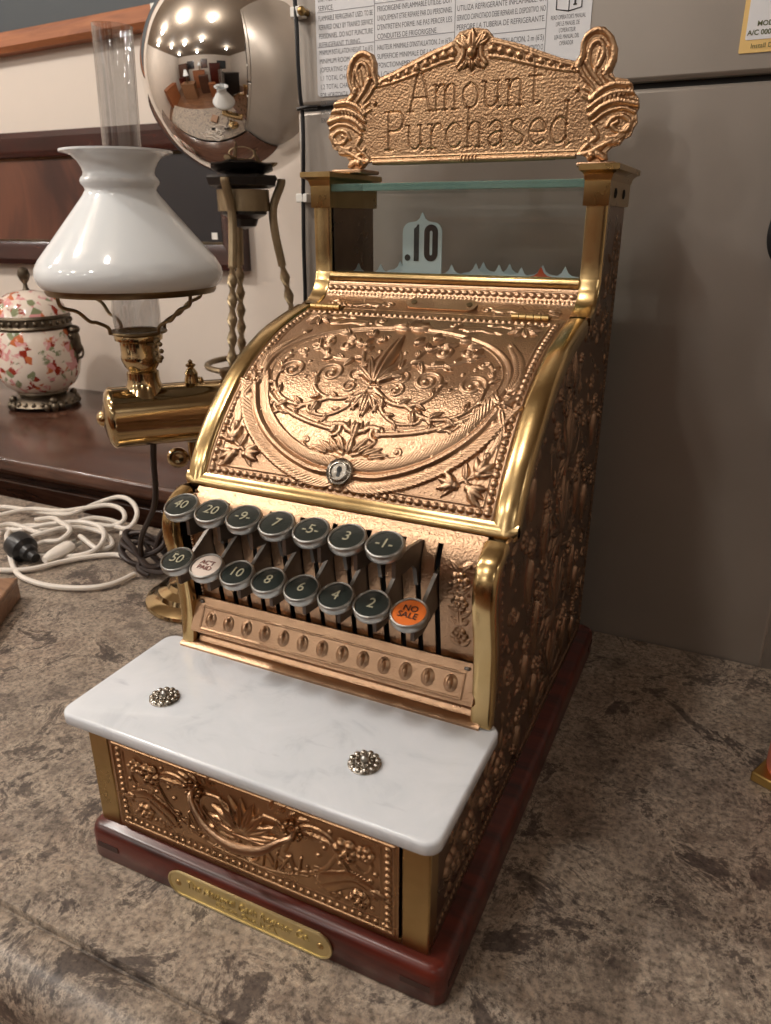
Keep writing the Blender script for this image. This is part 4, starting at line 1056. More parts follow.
# ================================================================== COUNTER AND SURROUNDINGS
FLOOR = -.92
cnt = thing('counter', 'mottled brown stone-look laminate counter that the cash register stands on', 'counter', (0, .2, FLOOR))
bm = BM()
pf = [(.2, -.038), (.2, 0.), (-.0618, 0.), (-.0624, -.0008), (-.0630, -.0050), (-.0658, -.0050), (-.0664, -.0012), (-.0675, -.0004), (-.069, .0)]
for k in range(9): a = PI / 2 + PI / 2 * k / 8; pf.append((-.082 + .022 * math.cos(a) * .9, -.022 + .022 * math.sin(a)))
pf += [(-.1018, -.040), (-.098, -.046), (-.080, -.046), (-.080, -.038)]
prism(bm, pf, 0, -1.6, 1.4)
box(bm, -.226, 1.4, .2, .443, -.038, 0.); box(bm, -1.6, -.226, .2, .464, -.038, 0.)
wt = setpar(obj('worktop', bm, 'counter', ang=30), cnt)
bm = BM(); box(bm, -1.58, 1.38, -.070, .44, FLOOR, -.038)
setpar(obj('counter_body', bm, 'blackwood', smooth=False), cnt)

# ---- grey refrigerator
FY = .4452
fr = thing('refrigerator', 'tall grey metal refrigerator standing right behind the cash register, with printed labels', 'refrigerator', (.04, .75, FLOOR))
FX0, FX1 = -.2165, .2885
bm = BM(); box(bm, FX0, FX1, FY + .022, 1.05 - .105, FLOOR + .03, 1.02); setpar(obj('cabinet', bm, 'fridge', bevel=.004), fr)
bm = BM(); box(bm, FX0, FX1, FY, FY + .021, FLOOR + .05, .5075); dl = setpar(obj('door', bm, 'fridge', bevel=.0035), fr)
bm = BM(); box(bm, FX0, FX1, FY, FY + .021, .5125, 1.02); du = setpar(obj('freezer_door', bm, 'fridge', bevel=.0035), fr)
bm = BM(); box(bm, FX0 + .004, FX1 - .004, FY + .008, FY + .024, .500, .520); setpar(obj('door_gasket', bm, 'cavity', smooth=False), fr)
bm = BM()
hpts = [(0.2575, 0.3650), (0.2425, 0.3690), (0.2320, 0.3790), (0.2275, 0.3940), (0.2290, 0.4120), (0.2335, 0.4320), (0.2375, 0.4720), (0.2615, 0.4820), (0.2775, 0.4720), (0.2780, 0.3820), (0.2715, 0.3690)]
prism(bm, [tuple(p) for p in catmull(hpts, 4, True)], 1, FY - .014, FY); setpar(obj('door_handle', bm, 'black', bevel=.003), dl)
# big white instruction label
LX0, LX1, LZ0, LZ1 = -.1915, .0690, .5192, .680
bm = BM(); prism(bm, rrect(LX0, LX1, LZ0, LZ1, .003), 1, FY - .0008, FY + .0002)
lab = setpar(obj('instruction_label', bm, 'whitelabel', smooth=False), du); lab['label'] = 'white instruction label in three languages'
yl = FY - .0009
cols = [(-.1885, .0575, [['LEAK DETECTION SYSTEM INSTALLED.', 'UNIT MUST BE POWERED EXCEPT FOR', 'SERVICE.'], ['FLAMMABLE REFRIGERANT USED. TO BE', 'REPAIRED ONLY BY TRAINED SERVICE', 'PERSONNEL. DO NOT PUNCTURE', 'REFRIGERANT TUBING.'], ['MINIMUM INSTALLATION HEIGHT, 2 m (6\'5)', 'MINIMUM ROOM AREA', '(OPERATING OR STORAGE)', '1.1 TOTAL CHARGE KG', '1.2 TOTAL CHARGE LB', 'FOR HORIZONTAL APPLICATIONS', 'EQUIPMENT MUST BE MOUNTED', 'MOUNTED HORIZONTAL,', 'EXCEPT DOWN FLOW.']]),
        (-.1265, .0735, [['CAPABLE SAUF POUR', 'SAUF POUR L\'ENTRETIEN.'], ['FRIGORIGENE INFLAMMABLE UTILISE. DOIT', 'UNIQUEMENT ETRE REPARE PAR DU PERSONNEL', 'D\'ENTRETIEN FORME. NE PAS PERCER LES', 'CONDUITES DE FRIGORIGENE.'], ['HAUTEUR MINIMALE D\'INSTALLATION, 2 m (6\'5)', 'SUPERFICIE MINIMALE DE LA PIECE', '(FONCTIONNEMENT OU ENTREPOSAGE)', '1.1 CHARGE TOTALE KG', '1.2 CHARGE TOTALE LB']]),
        (-.0485, .0790, [['UNIDAD ENCENDIDA EXCEPTO PARA', 'SERVICIO.'], ['UTILIZA REFRIGERANTE INFLAMABLE. UN', 'SERVICIO CAPACITADO DEBE REPARAR EL DISPOSITIVO. NO', 'PERFORE LA TUBERIA DE REFRIGERANTE.'], ['ALTURA MINIMA DE INSTALACION, 2 m (6\'5)', 'AREA MINIMA DE LA HABITACION (EN FUNCIONAMIENTO O', 'ALMACENAMIENTO)']])]
ms = []
for ci, (x0, wmax, blocks) in enumerate(cols):
    for bi, blk in enumerate(blocks):
        ztop = {0: (.6065, .6055, .604), 1: (.5840, .5860, .5790), 2: (.5560, .5555, .5510)}[bi][ci]
        for li, ln_ in enumerate(blk):
            me = text_mesh(ln_, .0060, (0, 0, 0), (1, 0, 0), (0, 0, 1), 0, 'LEFT', sx=.72)
            xs_ = [v.co.x for v in me.vertices]; k = 1.
            if max(xs_) > wmax: k = wmax / max(xs_)
            me.transform(Matrix.Translation((x0, yl, ztop - .0072 * li)) @ Matrix.Diagonal((k, 1, 1, 1))); ms.append(me)
setpar(merge_meshes('label_print', ms, 'greyprint', None), lab)
bm = BM()
for x in (-.1295, -.0505): box(bm, x, x + .0005, yl - .0001, yl + .0002, LZ0 + .004, LZ1 - .004)
box(bm, .0315, .0320, yl - .0001, yl + .0002, LZ0 + .004, LZ1 - .004)
for x0, x1, zs in ((LX0 + .002, -.1295, (.5890, .5605)), (-.129, -.0505, (.5905, .5615)), (-.05, .0315, (.5860, .5570))):
    for z in zs: box(bm, x0, x1, yl - .0001, yl + .0002, z, z + .0005)
setpar(obj('label_rules', bm, 'line', smooth=False), lab)
# open book symbol and its caption
bm = BM()
bk = [(.0395, .5700), (.0395, .5860), (.0500, .5840), (.0605, .5860), (.0605, .5700), (.0500, .5680)]
tube(bm, [(x, yl, z) for x, z in bk], .0005, 4, 0, closed=True); tube(bm, [(.05, yl, .568), (.05, yl, .584)], .0004, 4, 0)
box(bm, .0535, .0565, yl - .0002, yl, .5718, .5728); box(bm, .0543, .0557, yl - .0002, yl, .5718, .5785); box(bm, .0543, .0557, yl - .0002, yl, .5800, .5815)
setpar(obj('manual_symbol', bm, 'ink', smooth=False), lab)
ms = []
for i, t in enumerate(["READ OPERATOR'S MANUAL", 'LIRE LE MANUEL DE', "L'OPERATEUR", 'LEA EL MANUAL DEL', 'OPERADOR']): ms.append(text_mesh(t, .0045, (.0500, yl, .5640 - .0047 * i), (1, 0, 0), (0, 0, 1), 0, sx=.5))
setpar(merge_meshes('symbol_caption', ms, 'greyprint', None), lab)
# yellow edged installation label
bm = BM(); prism(bm, rrect(.1850, .2620, .5268, .640, .001), 1, FY - .0008, FY + .0002); yl2 = setpar(obj('installation_label', bm, 'yellowlabel', smooth=False), du); yl2['label'] = 'yellow bordered installation label'
bm = BM(); prism(bm, rrect(.1885, .2585, .5355, .636, .001), 1, FY - .0011, FY - .0006); setpar(obj('label_panel', bm, 'whitelabel', smooth=False), yl2)
setpar(merge_meshes('label_print', [text_mesh('Install Date: ______', .0046, (.1930, FY - .0012, .5312), (1, 0, 0), (0, 0, 1), 0, 'LEFT'), text_mesh('A/C 000-000-0001', .0048, (.1895, FY - .0013, .5400), (1, 0, 0), (0, 0, 1), 0, 'LEFT', bold=.0001), text_mesh('MODEL NO.', .0048, (.1955, FY - .0013, .5458), (1, 0, 0), (0, 0, 1), 0, 'LEFT', bold=.0001)], 'olive', None), yl2)

# ---- black cable down the edge of the refrigerator, held by clips
cb = thing('cable', 'thin black cable hanging down the left edge of the grey refrigerator', 'cable', (-.205, .43, .3))
bm = BM(); tube(bm, [(-.2120, .4365, .70), (-.2095, .436, .62), (-.2085, .436, .596), (-.2065, .434, .575), (-.2060, .433, .55), (-.2055, .434, .52), (-.2048, .436, .505), (-.2042, .434, .47), (-.2075, .436, .428), (-.2085, .435, .38), (-.2090, .435, .33), (-.2120, .436, .25), (-.219, .436, .12), (-.222, .437, .012), (-.215, .428, .004)], .0021, 8, 6)
setpar(obj('cable_sleeve', bm, 'black'), cb)
bm = BM(); box(bm, -.2135, -.2005, .434, FY - .0004, .5855, .5945); setpar(obj('clip', bm, 'paperwhite', bevel=.001), cb)
bm = BM(); sphere(bm, (-.2010, .4345, .590), .0042, 12); lathe(bm, [(0, 0), (.003, 0), (.003, .0076), (0, .0076)], (-.2010, .437, .59), 12, (0, 1, 0)); setpar(obj('clip_knob', bm, 'oldbrass'), cb)
bm = BM(); box(bm, -.2155, -.2020, .434, FY - .0004, .4235, .4320); setpar(obj('clip', bm, 'paperwhite', bevel=.001), cb)
bm = BM(); tube(bm, [(-.2085, .432, .508), (-.198, .434, .5095), (-.190, .440, .5098)], .0018, 6, 4); setpar(obj('cable_tie', bm, 'black'), cb)

# ---- sideboard behind the counter
SBZ = .048
sb = thing('sideboard', 'dark polished wood sideboard behind the counter, carrying the porcelain jar', 'sideboard', (-1.1, .72, FLOOR))
bm = BM(); loft(bm, [[(x, y, z) for x, y in rrect(-2.4 + i, -.232 - i, .498 + i, .944, .01)] for z, i in ((SBZ - .030, .008), (SBZ - .024, .001), (SBZ - .018, 0), (SBZ - .006, 0), (SBZ - .001, .002), (SBZ, .005))]); setpar(obj('table_top', bm, 'sideboard', ang=50), sb)
bm = BM(); box(bm, -2.36, -.25, .55, .93, FLOOR + .05, SBZ - .03); setpar(obj('carcass', bm, 'sideboard', bevel=.003), sb)
for i in range(3):
    x0 = -2.33 + .69 * i; bm = BM(); box(bm, x0, x0 + .66, .540, .551, -.20, -.01); d_ = setpar(obj('drawer', bm, 'sideboard', bevel=.004), sb)
    for dx in (.17, .49):
        bm = BM(); lathe(bm, [(0, 0), (.006, 0), (.005, .01), (.013, .016), (.012, .024), (0, .028)], (x0 + dx, .540, -.105), 16, (0, -1, 0)); setpar(obj('knob', bm, 'darkbrass'), d_)
bm = BM(); box(bm, -2.34, -.27, .56, .92, FLOOR, FLOOR + .05); setpar(obj('plinth', bm, 'sideboard', smooth=False), sb)

# ---- porcelain jar
JX, JY = -1.062, .79
jar = thing('porcelain_jar', 'lidded white porcelain jar with red and pink flowers and dark bronze mounts on the sideboard', 'jar', (JX, JY, SBZ))
JC = (JX, JY, SBZ)
bm = BM(); lathe(bm, [(0, .036), (.052, .036), (.066, .040), (.082, .050), (.0945, .068), (.1005, .092), (.101, .118), (.098, .142), (.092, .160), (.086, .172), (0, .172)], JC, 48); setpar(obj('jar_body', bm, 'porcelain'), jar)
bm = BM(); lathe(bm, [(0, .190), (.086, .190), (.088, .194), (.080, .212), (.066, .226), (.044, .236), (.018, .241), (0, .242)], JC, 48); jl = setpar(obj('lid', bm, 'porcelain'), jar)
bm = BM(); lathe(bm, [(0, .238), (.010, .240), (.006, .246), (.005, .254), (.011, .262), (.0145, .271), (.012, .281), (.006, .286), (0, .287)], JC, 20); setpar(obj('finial', bm, 'mount'), jl)
bm = BM(); lathe(bm, [(.080, .166), (.090, .166), (.093, .171), (.090, .175), (.090, .187), (.0935, .190), (.091, .195), (.080, .195)], JC, 48)
for k in range(30): a = 2 * PI * k / 30; sphere(bm, (JX + .090 * math.cos(a), JY + .090 * math.sin(a), SBZ + .181), .0055, 8)
setpar(obj('rim_mount', bm, 'mount'), jar)
bm = BM(); lathe(bm, [(0, .040), (.060, .040), (.062, .034), (.056, .028), (.074, .020), (.080, .013), (.083, .010), (0, .010)], JC, 40)
for k in range(4):
    a = PI / 4 + k * PI / 2 + .35
    for da in (-.22, 0, .22): sphere(bm, (JX + .080 * math.cos(a + da), JY + .080 * math.sin(a + da), SBZ + .010), .0105 if da == 0 else .0085, 10, (1, 1, .95))
    sphere(bm, (JX + .074 * math.cos(a), JY + .074 * math.sin(a), SBZ + .022), .010, 10)
for k in range(24): a = 2 * PI * k / 24; sphere(bm, (JX + .077 * math.cos(a), JY + .077 * math.sin(a), SBZ + .015), .006, 8)
setpar(obj('foot_mount', bm, 'mount'), jar)
for sg in (-1, 1):
    ax = Vector((.905, .425, 0)) * sg; bm = BM(); c0 = Vector((JX, JY, SBZ)) + ax * .098
    sphere(bm, c0 + Vector((0, 0, .142)), .019, 14, (.9, .9, 1.25)); sphere(bm, c0 + ax * .008 + Vector((0, 0, .128)), .012, 12, (.9, .9, 1.4)); sphere(bm, c0 + Vector((0, 0, .163)) + ax * .002, .016, 12, (1.1, 1.1, .6))
    sphere(bm, c0 + Vector((0, 0, .108)), .009, 10, (.8, .8, 2.0))
    for dy in (-1, 1): sphere(bm, c0 + Vector((-.425, .905, 0)) * dy * .013 + Vector((0, 0, .150)), .0085, 10)
    tube(bm, [c0 + Vector((0, 0, .135)), c0 + ax * .018 + Vector((0, 0, .128)), c0 + ax * .017 + Vector((0, 0, .108)), c0 + Vector((0, 0, .102))], .0028, 8)
    setpar(obj('handle', bm, 'mount'), jar)

for o_ in list(jar.children) + list(jl.children): o_.data.transform(Matrix.Diagonal((.80, .80, .955, 1.)))

# ---- mirrored ball on its twisted iron stand
SX, SY = -.447, .668
sd_ = thing('ball_stand', 'tall twisted wrought iron tripod stand with a black wooden ring under the mirrored ball', 'stand', (SX, SY, SBZ))
RZ = .4640
bm = BM()
loft(bm, [[(SX + (rr) * math.cos(PI / 4 * k + .2), SY + rr * math.sin(PI / 4 * k + .2), z) for k in range(8)] for z, rr in ((RZ - .016, .040), (RZ - .013, .049), (RZ - .003, .052), (RZ, .050), (RZ + .0001, .034), (RZ - .005, .026))])
setpar(obj('top_ring', bm, 'blackwood', ang=25), sd_)
bm = BM(); lathe(bm, [(.034, RZ - .046), (.0365, RZ - .046), (.0365, RZ - .018), (.034, RZ - .018)], (SX, SY, 0), 40, closed=True); setpar(obj('brass_band', bm, 'iron', ang=40), sd_)
bm = BM(); lathe(bm, [(0, RZ - .070), (.016, RZ - .066), (.020, RZ - .056), (.032, RZ - .050), (.032, RZ - .030), (0, RZ - .03)], (SX, SY, 0), 24); setpar(obj('boss', bm, 'blackwood'), sd_)
for ang, name in ((-1.39, 0), (2.43, 1), (.50, 2)):
    d = Vector((math.cos(ang), math.sin(ang), 0)); c0 = Vector((SX, SY, 0)); bm = BM()
    top = [c0 + d * .054 + Vector((0, 0, RZ - .004)), c0 + d * .053 + Vector((0, 0, RZ - .012)), c0 + d * .041 + Vector((0, 0, RZ - .042)), c0 + d * .042 + Vector((0, 0, RZ - .075)), c0 + d * .050 + Vector((0, 0, RZ - .120))]
    tube(bm, top, .0062, 10, 6)
    tube(bm, [c0 + d * .050 + Vector((0, 0, RZ - .118)), c0 + d * .066 + Vector((0, 0, RZ - .21)), c0 + d * .084 + Vector((0, 0, RZ - .30))], .0072, 8, 40, twist=22., flat=.55)
    tube(bm, [c0 + d * .084 + Vector((0, 0, RZ - .298)), c0 + d * .094 + Vector((0, 0, RZ - .35)), c0 + d * .104 + Vector((0, 0, RZ - .395)), c0 + d * .122 + Vector((0, 0, SBZ + .0065)), c0 + d * .135 + Vector((0, 0, SBZ + .0075))], .0058, 8, 6)
    setpar(obj('leg', bm, 'iron'), sd_)
bm = BM(); tube(bm, [(SX + .070 * math.cos(a), SY + .070 * math.sin(a), RZ - .262) for a in [2 * PI * k / 40 for k in range(40)]], .0045, 8, 0, closed=True)
setpar(obj('stretcher_ring', bm, 'iron'), sd_)
BR = .1245
BC = at(237, 75, 'y', SY + .006)
bm = BM(); bmesh.ops.create_uvsphere(bm, u_segments=96, v_segments=48, radius=BR, matrix=Matrix.Translation((BC[0], BC[1], RZ - .0015 + BR)))
bl = obj('mirrored_ball', bm, 'chrome', ang=180); tag(bl, 'large silver mirrored ball resting on the black ring of the twisted stand', 'ball')

# ---- pictures on the back wall
WY = .95
pc1 = thing('framed_picture', 'lower framed red-brown picture in a dark wood frame hanging behind the white lamp shade', 'picture', (-1.05, WY, .44))
PX0, PX1, PZ0, PZ1 = -1.50, -.640, .3165, .5715
def frame_bm(x0, x1, z0, z1, w, y0, y1, rot=None):
    bm = BM(); pr = [(0, y1), (0, y0 + .006), (w * .25, y0), (w * .7, y0 + .004), (w, y0 + .010), (w, y1)]
    cs = [(x0, z0, 1, 1), (x1, z0, -1, 1), (x1, z1, -1, -1), (x0, z1, 1, -1)]
    R = [[bm.verts.new((cx + sx * a, y, cz + sz * a)) for a, y in pr] for cx, cz, sx, sz in cs]
    for i in range(4):
        A_, B_ = R[i], R[(i + 1) % 4]
        for k in range(len(pr)): j = (k + 1) % len(pr); bm.faces.new((A_[k], A_[j], B_[j], B_[k]))
    return bm
setpar(obj('picture_frame', frame_bm(PX0, PX1, PZ0, PZ1, .046, WY - .030, WY - .001), 'frame', ang=25), pc1)
setpar(obj('gilt_liner', frame_bm(PX0 + .046, PX1 - .046, PZ0 + .046, PZ1 - .046, .006, WY - .019, WY - .002), 'darkbrass', ang=25), pc1)
bm = BM(); box(bm, PX0 + .05, -1.0, WY - .012, WY - .002, PZ0 + .05, PZ1 - .05); setpar(obj('canvas', bm, 'canvas', smooth=False), pc1)
bm = BM(); box(bm, -1.0, PX1 - .05, WY - .012, WY - .002, PZ0 + .05, PZ1 - .05); cn = setpar(obj('canvas', bm, 'charcoal', smooth=False), pc1); cn['label'] = 'right part of the picture with a dark reflection painted in'  # dark grey reflection over the canvas, painted as a flat colour
bm = BM(); box(bm, -.716, -.703, WY - .0135, WY - .0118, .372, .384); setpar(obj('price_tag', bm, 'paperwhite', smooth=False), cn)
pc2 = thing('chalkboard', 'upper framed dark slate board in an orange-brown wood frame on the wall, above the lamp', 'board', (-1.05, WY, .85))
UX0, UX1 = -1.75, -.660
setpar(obj('board_frame', frame_bm(UX0, UX1, .714, 1.10, .036, WY - .030, WY - .001), 'orangewood', ang=25), pc2)
bm = BM(); box(bm, UX0 + .03, UX1 - .03, WY - .014, WY - .002, .744, 1.07); setpar(obj('slate', bm, 'slate', smooth=False), pc2)
bm = BM(); box(bm, -.797, -.781, WY - .0315, WY - .0285, .732, .747); setpar(obj('price_tag', bm, 'paperwhite', smooth=False), pc2)
pc2.rotation_euler = (0, math.radians(-1.6), 0)

# ---- brass student lamp with milk glass shade
LX, LY = -.331, .310
lamp = thing('student_lamp', 'brass student lamp with white milk glass shade and tall clear glass chimney', 'lamp', (-.298, .322, 0))
RX, RY = -.2965, .3235
bm = BM(); lathe(bm, [(0, 0), (.060, 0), (.062, .003), (.061, .006), (.054, .010), (.048, .012), (.046, .017), (.036, .021), (.033, .026), (.022, .029), (.016, .038), (.0085, .044), (.0078, .06), (0, .06)], (RX, RY, 0), 48); setpar(obj('lamp_base', bm, 'lampbrass'), lamp)
bm = BM(); lathe(bm, [(0, .05), (.0048, .05), (.0048, .248), (.003, .252), (0, .2525)], (-.2906, .3486, 0), 16)
tube(bm, [(RX, RY, .052), (RX + .003, RY + .012, .058), (-.2906, .3486, .066)], .0048, 10)
setpar(obj('upright_rod', bm, 'lampbrass'), lamp)
TA = Vector((.68, .733, 0)).normalized(); T0 = Vector((-.3588, .2756, .2165)); TR = .0315
bm = BM(); lathe(bm, [(0, -.0075), (.004, -.0068), (.0075, -.0040), (.009, -.001), (.016, .0005), (.0265, .003), (TR - .001, .006), (TR + .0006, .0085), (TR, .0115), (TR, .182), (TR + .0006, .1845), (TR - .001, .188), (.022, .191), (0, .194)], T0, 48, TA); setpar(obj('oil_tank', bm, 'lampbrass', ang=50), lamp)
def on_tank(t): return T0 + TA * t
bq = on_tank(.0435); LX, LY = bq.x, bq.y
bm = BM(); lathe(bm, [(0, .236), (0.0234, .238), (0.0201, .2445), (0.0168, .2505), (0.0160, .256), (0.0160, .262), (0.0139, .2635), (0, .2635)], (LX, LY, 0), 36); setpar(obj('burner_neck', bm, 'lampbrass', ang=40), lamp)
bm = BM(); lathe(bm, [(0, .2635), (0.0135, .2635), (0.0168, .268), (0.0193, .274), (0.0197, .2785), (0.0190, .2800), (0.0190, .2925), (0.0234, .2945), (0.0239, .2985), (0.0225, .3010), (0, .3010)], (LX, LY, 0), 40); setpar(obj('burner', bm, 'lampbrass', ang=40), lamp)
bm = BM(); lathe(bm, [(0.0215, .3005), (0.0283, .3012), (0.0289, .3024), (0.0283, .3036), (0.0215, .3036)], (LX, LY, 0), 40, closed=True); setpar(obj('gallery', bm, 'darkbrass'), lamp)
# wick key with its little chain
bm = BM(); wd = Vector((.9, -.35, 0)).normalized(); w0 = Vector((LX, LY, .292))
tube(bm, [w0 + wd * .02, w0 + wd * .036], .0016, 8, 0)
for k in range(9):
    a = 2 * PI * k / 9; sphere(bm, w0 + wd * (.040 + .006 * math.cos(a)) + Vector((0, 0, -.004 + .010 * math.sin(a))), .0024, 8)
setpar(obj('wick_key', bm, 'darkbrass'), lamp)
# shade holder
bm = BM(); RR = .0770; RZ_ = .3435
lathe(bm, [(RR - .003, RZ_ - .003), (RR + .0022, RZ_ - .0032), (RR + .004, RZ_), (RR + .0038, RZ_ + .0035), (RR + .001, RZ_ + .0045), (RR - .003, RZ_ + .001)], (LX, LY, 0), 64, closed=True); setpar(obj('shade_ring', bm, 'darkbrass'), lamp)
for a in (-1.90, -.08, 1.2, 2.9):
    d = Vector((math.cos(a), math.sin(a), 0)); c0 = Vector((LX, LY, 0)); bm = BM()
    tube(bm, [c0 + d * 0.0292 + Vector((0, 0, .302)), c0 + d * 0.0310 + Vector((0, 0, .309)), c0 + d * 0.0413 + Vector((0, 0, .3145)), c0 + d * 0.0485 + Vector((0, 0, .3165)), c0 + d * 0.0588 + Vector((0, 0, .326)), c0 + d * 0.0691 + Vector((0, 0, .3295)), c0 + d * 0.0746 + Vector((0, 0, .333)), c0 + d * 0.0761 + Vector((0, 0, .3435))], .0018, 8, 6)
    setpar(obj('shade_arm', bm, 'darkbrass'), lamp)
# milk glass shade
sp = [(0.0761, 0.3445), (0.0823, 0.3464), (0.0864, 0.3512), (0.0882, 0.3574), (0.0871, 0.3641), (0.0827, 0.3717), (0.0706, 0.3860), (0.0573, 0.4018), (0.0441, 0.4176), (0.0353, 0.4281), (0.0323, 0.4330), (0.0331, 0.4357), (0.0353, 0.4381), (0.0360, 0.4407), (0.0349, 0.4433), (0.0329, 0.4454), (0.0322, 0.4481), (0.0331, 0.4519), (0.0360, 0.4572), (0.0408, 0.4620), (0.0470, 0.4641), (0.0507, 0.4648)]
bm = BM(); lathe(bm, sp + [(.0507, .4666), (.0467, .4660), (.0400, .4642)] + [(r - .0026, z + .0006) for r, z in sp[-5::-1]], (LX, LY, 0), 72, closed=True)
sh = setpar(obj('shade', bm, 'milk', ang=60), lamp); sh['label'] = 'white milk glass shade'
# glass chimney, standing slightly askew
cp = [(0.0216, 0.3040), (0.0228, 0.3120), (0.0232, 0.3240), (0.0220, 0.3380), (0.0180, 0.3560), (0.0175, 0.3800), (0.0173, 0.4400), (0.0171, 0.5000), (0.0173, 0.5640), (0.0177, 0.5652)]
bm = BM(); lathe(bm, cp + [(.0167, .5652), (.0162, .5640)] + [(r - .0013, z) for r, z in cp[-3::-1]], (0, 0, -.304), 48, closed=True)
bmesh.ops.transform(bm, matrix=Matrix.Translation((LX + .0, LY, .304)) @ Matrix.Rotation(math.radians(2.6), 4, 'Y'), verts=bm.verts)
setpar(obj('chimney', bm, 'chimneyglass', ang=60), lamp)
# tank finial, filler cap, clamp screw
bm = BM(); q = on_tank(.092); lathe(bm, [(0, -.004), (.0080, -.003), (.0075, .003), (.0065, .006), (.0068, .009), (.0045, .013), (.0028, .0145), (.0052, .0165), (.0052, .018), (.002, .0195), (.0026, .0215), (0, .0235)], (q.x, q.y, q.z + TR), 20); setpar(obj('finial', bm, 'lampbrass'), lamp)
bm = BM(); q = on_tank(.134); lathe(bm, [(0, -.004), (.011, -.004), (.011, .003), (.0125, .0035), (.0125, .0095), (.011, .011), (0, .0115)], (q.x, q.y, q.z + TR), 24); setpar(obj('filler_cap', bm, 'darkbrass'), lamp)
bm = BM(); q = on_tank(.110); kc = Vector(at(178, 458, 'y', q.y - .012))
lathe(bm, [(0, 0), (.0052, 0), (.0052, .022), (0, .022)], (kc.x + .012, kc.y + .012, kc.z - .004), 14)
lathe(bm, [(0, -.002), (.0040, -.0016), (.0060, -.0022), (.0095, -.0016), (.0118, .001), (.0112, .0048), (.0060, .0068), (.003, .009), (.003, .022), (0, .022)], kc, 28, (-.60, .78, 0)); setpar(obj('clamp_screw', bm, 'lampbrass'), lamp)
# brown flex hanging from the tank into a knot on the counter
bm = BM(); q = on_tank(.046); kz = Vector((-.405, .352, 0))
tube(bm, [(q.x, q.y, q.z - TR + .004), (q.x - .006, q.y + .003, .165), (q.x - .020, q.y + .012, .11), (-.388, .335, .055), (-.402, .344, .022)], .0034, 8, 8)
random.seed(11)
loops = []
for k in range(64):
    a = k * .62; r = .019 + .006 * math.sin(k * 1.3); loops.append((kz.x + r * 1.1 * math.cos(a) + .004 * math.sin(k * .7), kz.y + r * .8 * math.sin(a), .026 + .016 * math.sin(a * .77 + k * .1) + .004 * math.cos(k * .9)))
loops = [(-.402, .344, .022)] + loops[:44] + [(-.400, .335, .012), (-.385, .335, .0045)]
tube(bm, loops, .0033, 8, 5)
tube(bm, [(-.392, .355, .022), (-.385, .366, .050), (-.366, .372, .062), (-.352, .366, .050), (-.352, .352, .022), (-.368, .34, .010), (-.40, .335, .012)], .0033, 8, 6)
fx = setpar(obj('flex_cord', bm, 'brown_cord'), lamp); fx['label'] = 'knotted brown flex'

# ---- white extension cord coiled on the counter
ec = thing('extension_cord', 'coiled white extension cord lying on the counter behind the register', 'cord', (-.56, .36, 0))
G = lambda pts, z: [tuple(at(px, py, 'z', zz) if False else (lambda q: (q[0], q[1], zz))(at(px, py, 'z', zz))) for (px, py), zz in zip(pts, z if hasattr(z, '__len__') else [z] * len(pts))]
def cord(pts, zs, r=.0033):
    bm_ = BM(); tube(bm_, G(pts, zs), r, 8, 7); return bm_
paths = [
 ([(-40, 515), (0, 507), (40, 512), (70, 514), (95, 504), (118, 497), (132, 502), (137, 515), (128, 528), (110, 526), (80, 528), (50, 530), (20, 528), (0, 533)], [.006, .008, .012, .016, .02, .03, .034, .03, .016, .010, .010, .008, .006, .005]),
 ([(0, 515), (30, 509), (60, 511), (85, 508), (108, 505), (122, 510), (124, 520), (112, 526), (90, 524), (60, 526), (25, 526), (8, 533), (9, 550), (14, 568), (24, 578), (50, 586), (85, 588), (112, 584), (135, 574)], [.014, .016, .018, .02, .024, .022, .018, .012, .014, .012, .012, .012, .008, .005, .005, .005, .005, .005, .005]),
 ([(-40, 566), (0, 570), (30, 569), (65, 561), (95, 556), (118, 555), (130, 562)], .0052),
 ([(30, 556), (50, 556), (75, 556), (95, 550), (104, 538), (100, 527), (80, 522), (50, 524), (20, 530), (2, 528), (-20, 524)], [.007, .005, .006, .01, .014, .016, .018, .018, .014, .012, .01]),
 ([(-20, 535), (10, 524), (45, 534), (70, 524), (95, 518), (120, 524), (122, 536)], [.018, .018, .016, .016, .018, .01, .005]),
 ([(20, 540), (40, 534), (62, 528), (85, 528), (105, 534), (112, 545), (98, 549), (80, 536)], [.016, .018, .02, .014, .01, .006, .006, .012]),
 ([(35, 520), (52, 518), (60, 522), (70, 530), (60, 540), (44, 542), (30, 548)], [.022, .024, .022, .02, .014, .012, .012]),
]
bm = BM()
for pts, zs in paths: tube(bm, G(pts, zs), .0033, 8, 7)
setpar(obj('cord_sleeve', bm, 'white_cord'), ec)
b0 = Vector(at(20, 546, 'z', .018)); b1 = Vector(at(33, 556, 'z', .012)); ax = (b1 - b0).normalized(); bm = BM()
lathe(bm, [(0, -.016), (.010, -.015), (.0175, -.008), (.0185, .004), (.017, .012), (.011, .017), (.010, .024), (.0065, .027), (.006, .036), (0, .036)], b0, 24, ax)
pg = setpar(obj('socket', bm, 'black'), ec); pg['label'] = 'round black rubber socket'
b0 = Vector(at(52, 556, 'z', .010)); b1 = Vector(at(70, 546, 'z', .012)); ax = (b1 - b0).normalized(); sd2 = ax.cross(Vector((0, 0, 1)))
bm = BM(); secs = []
for t, w, h in ((-.012, .005, .004), (0, .010, .007), (.014, .012, .008), (.026, .0115, .008), (.030, .010, .007)):
    c0 = b0 + ax * t; secs.append([c0 + sd2 * (w * math.cos(2 * PI * k / 12)) + Vector((0, 0, h * math.sin(2 * PI * k / 12))) for k in range(12)])
loft(bm, secs); wp = setpar(obj('plug', bm, 'white_cord'), ec)
bm = BM()
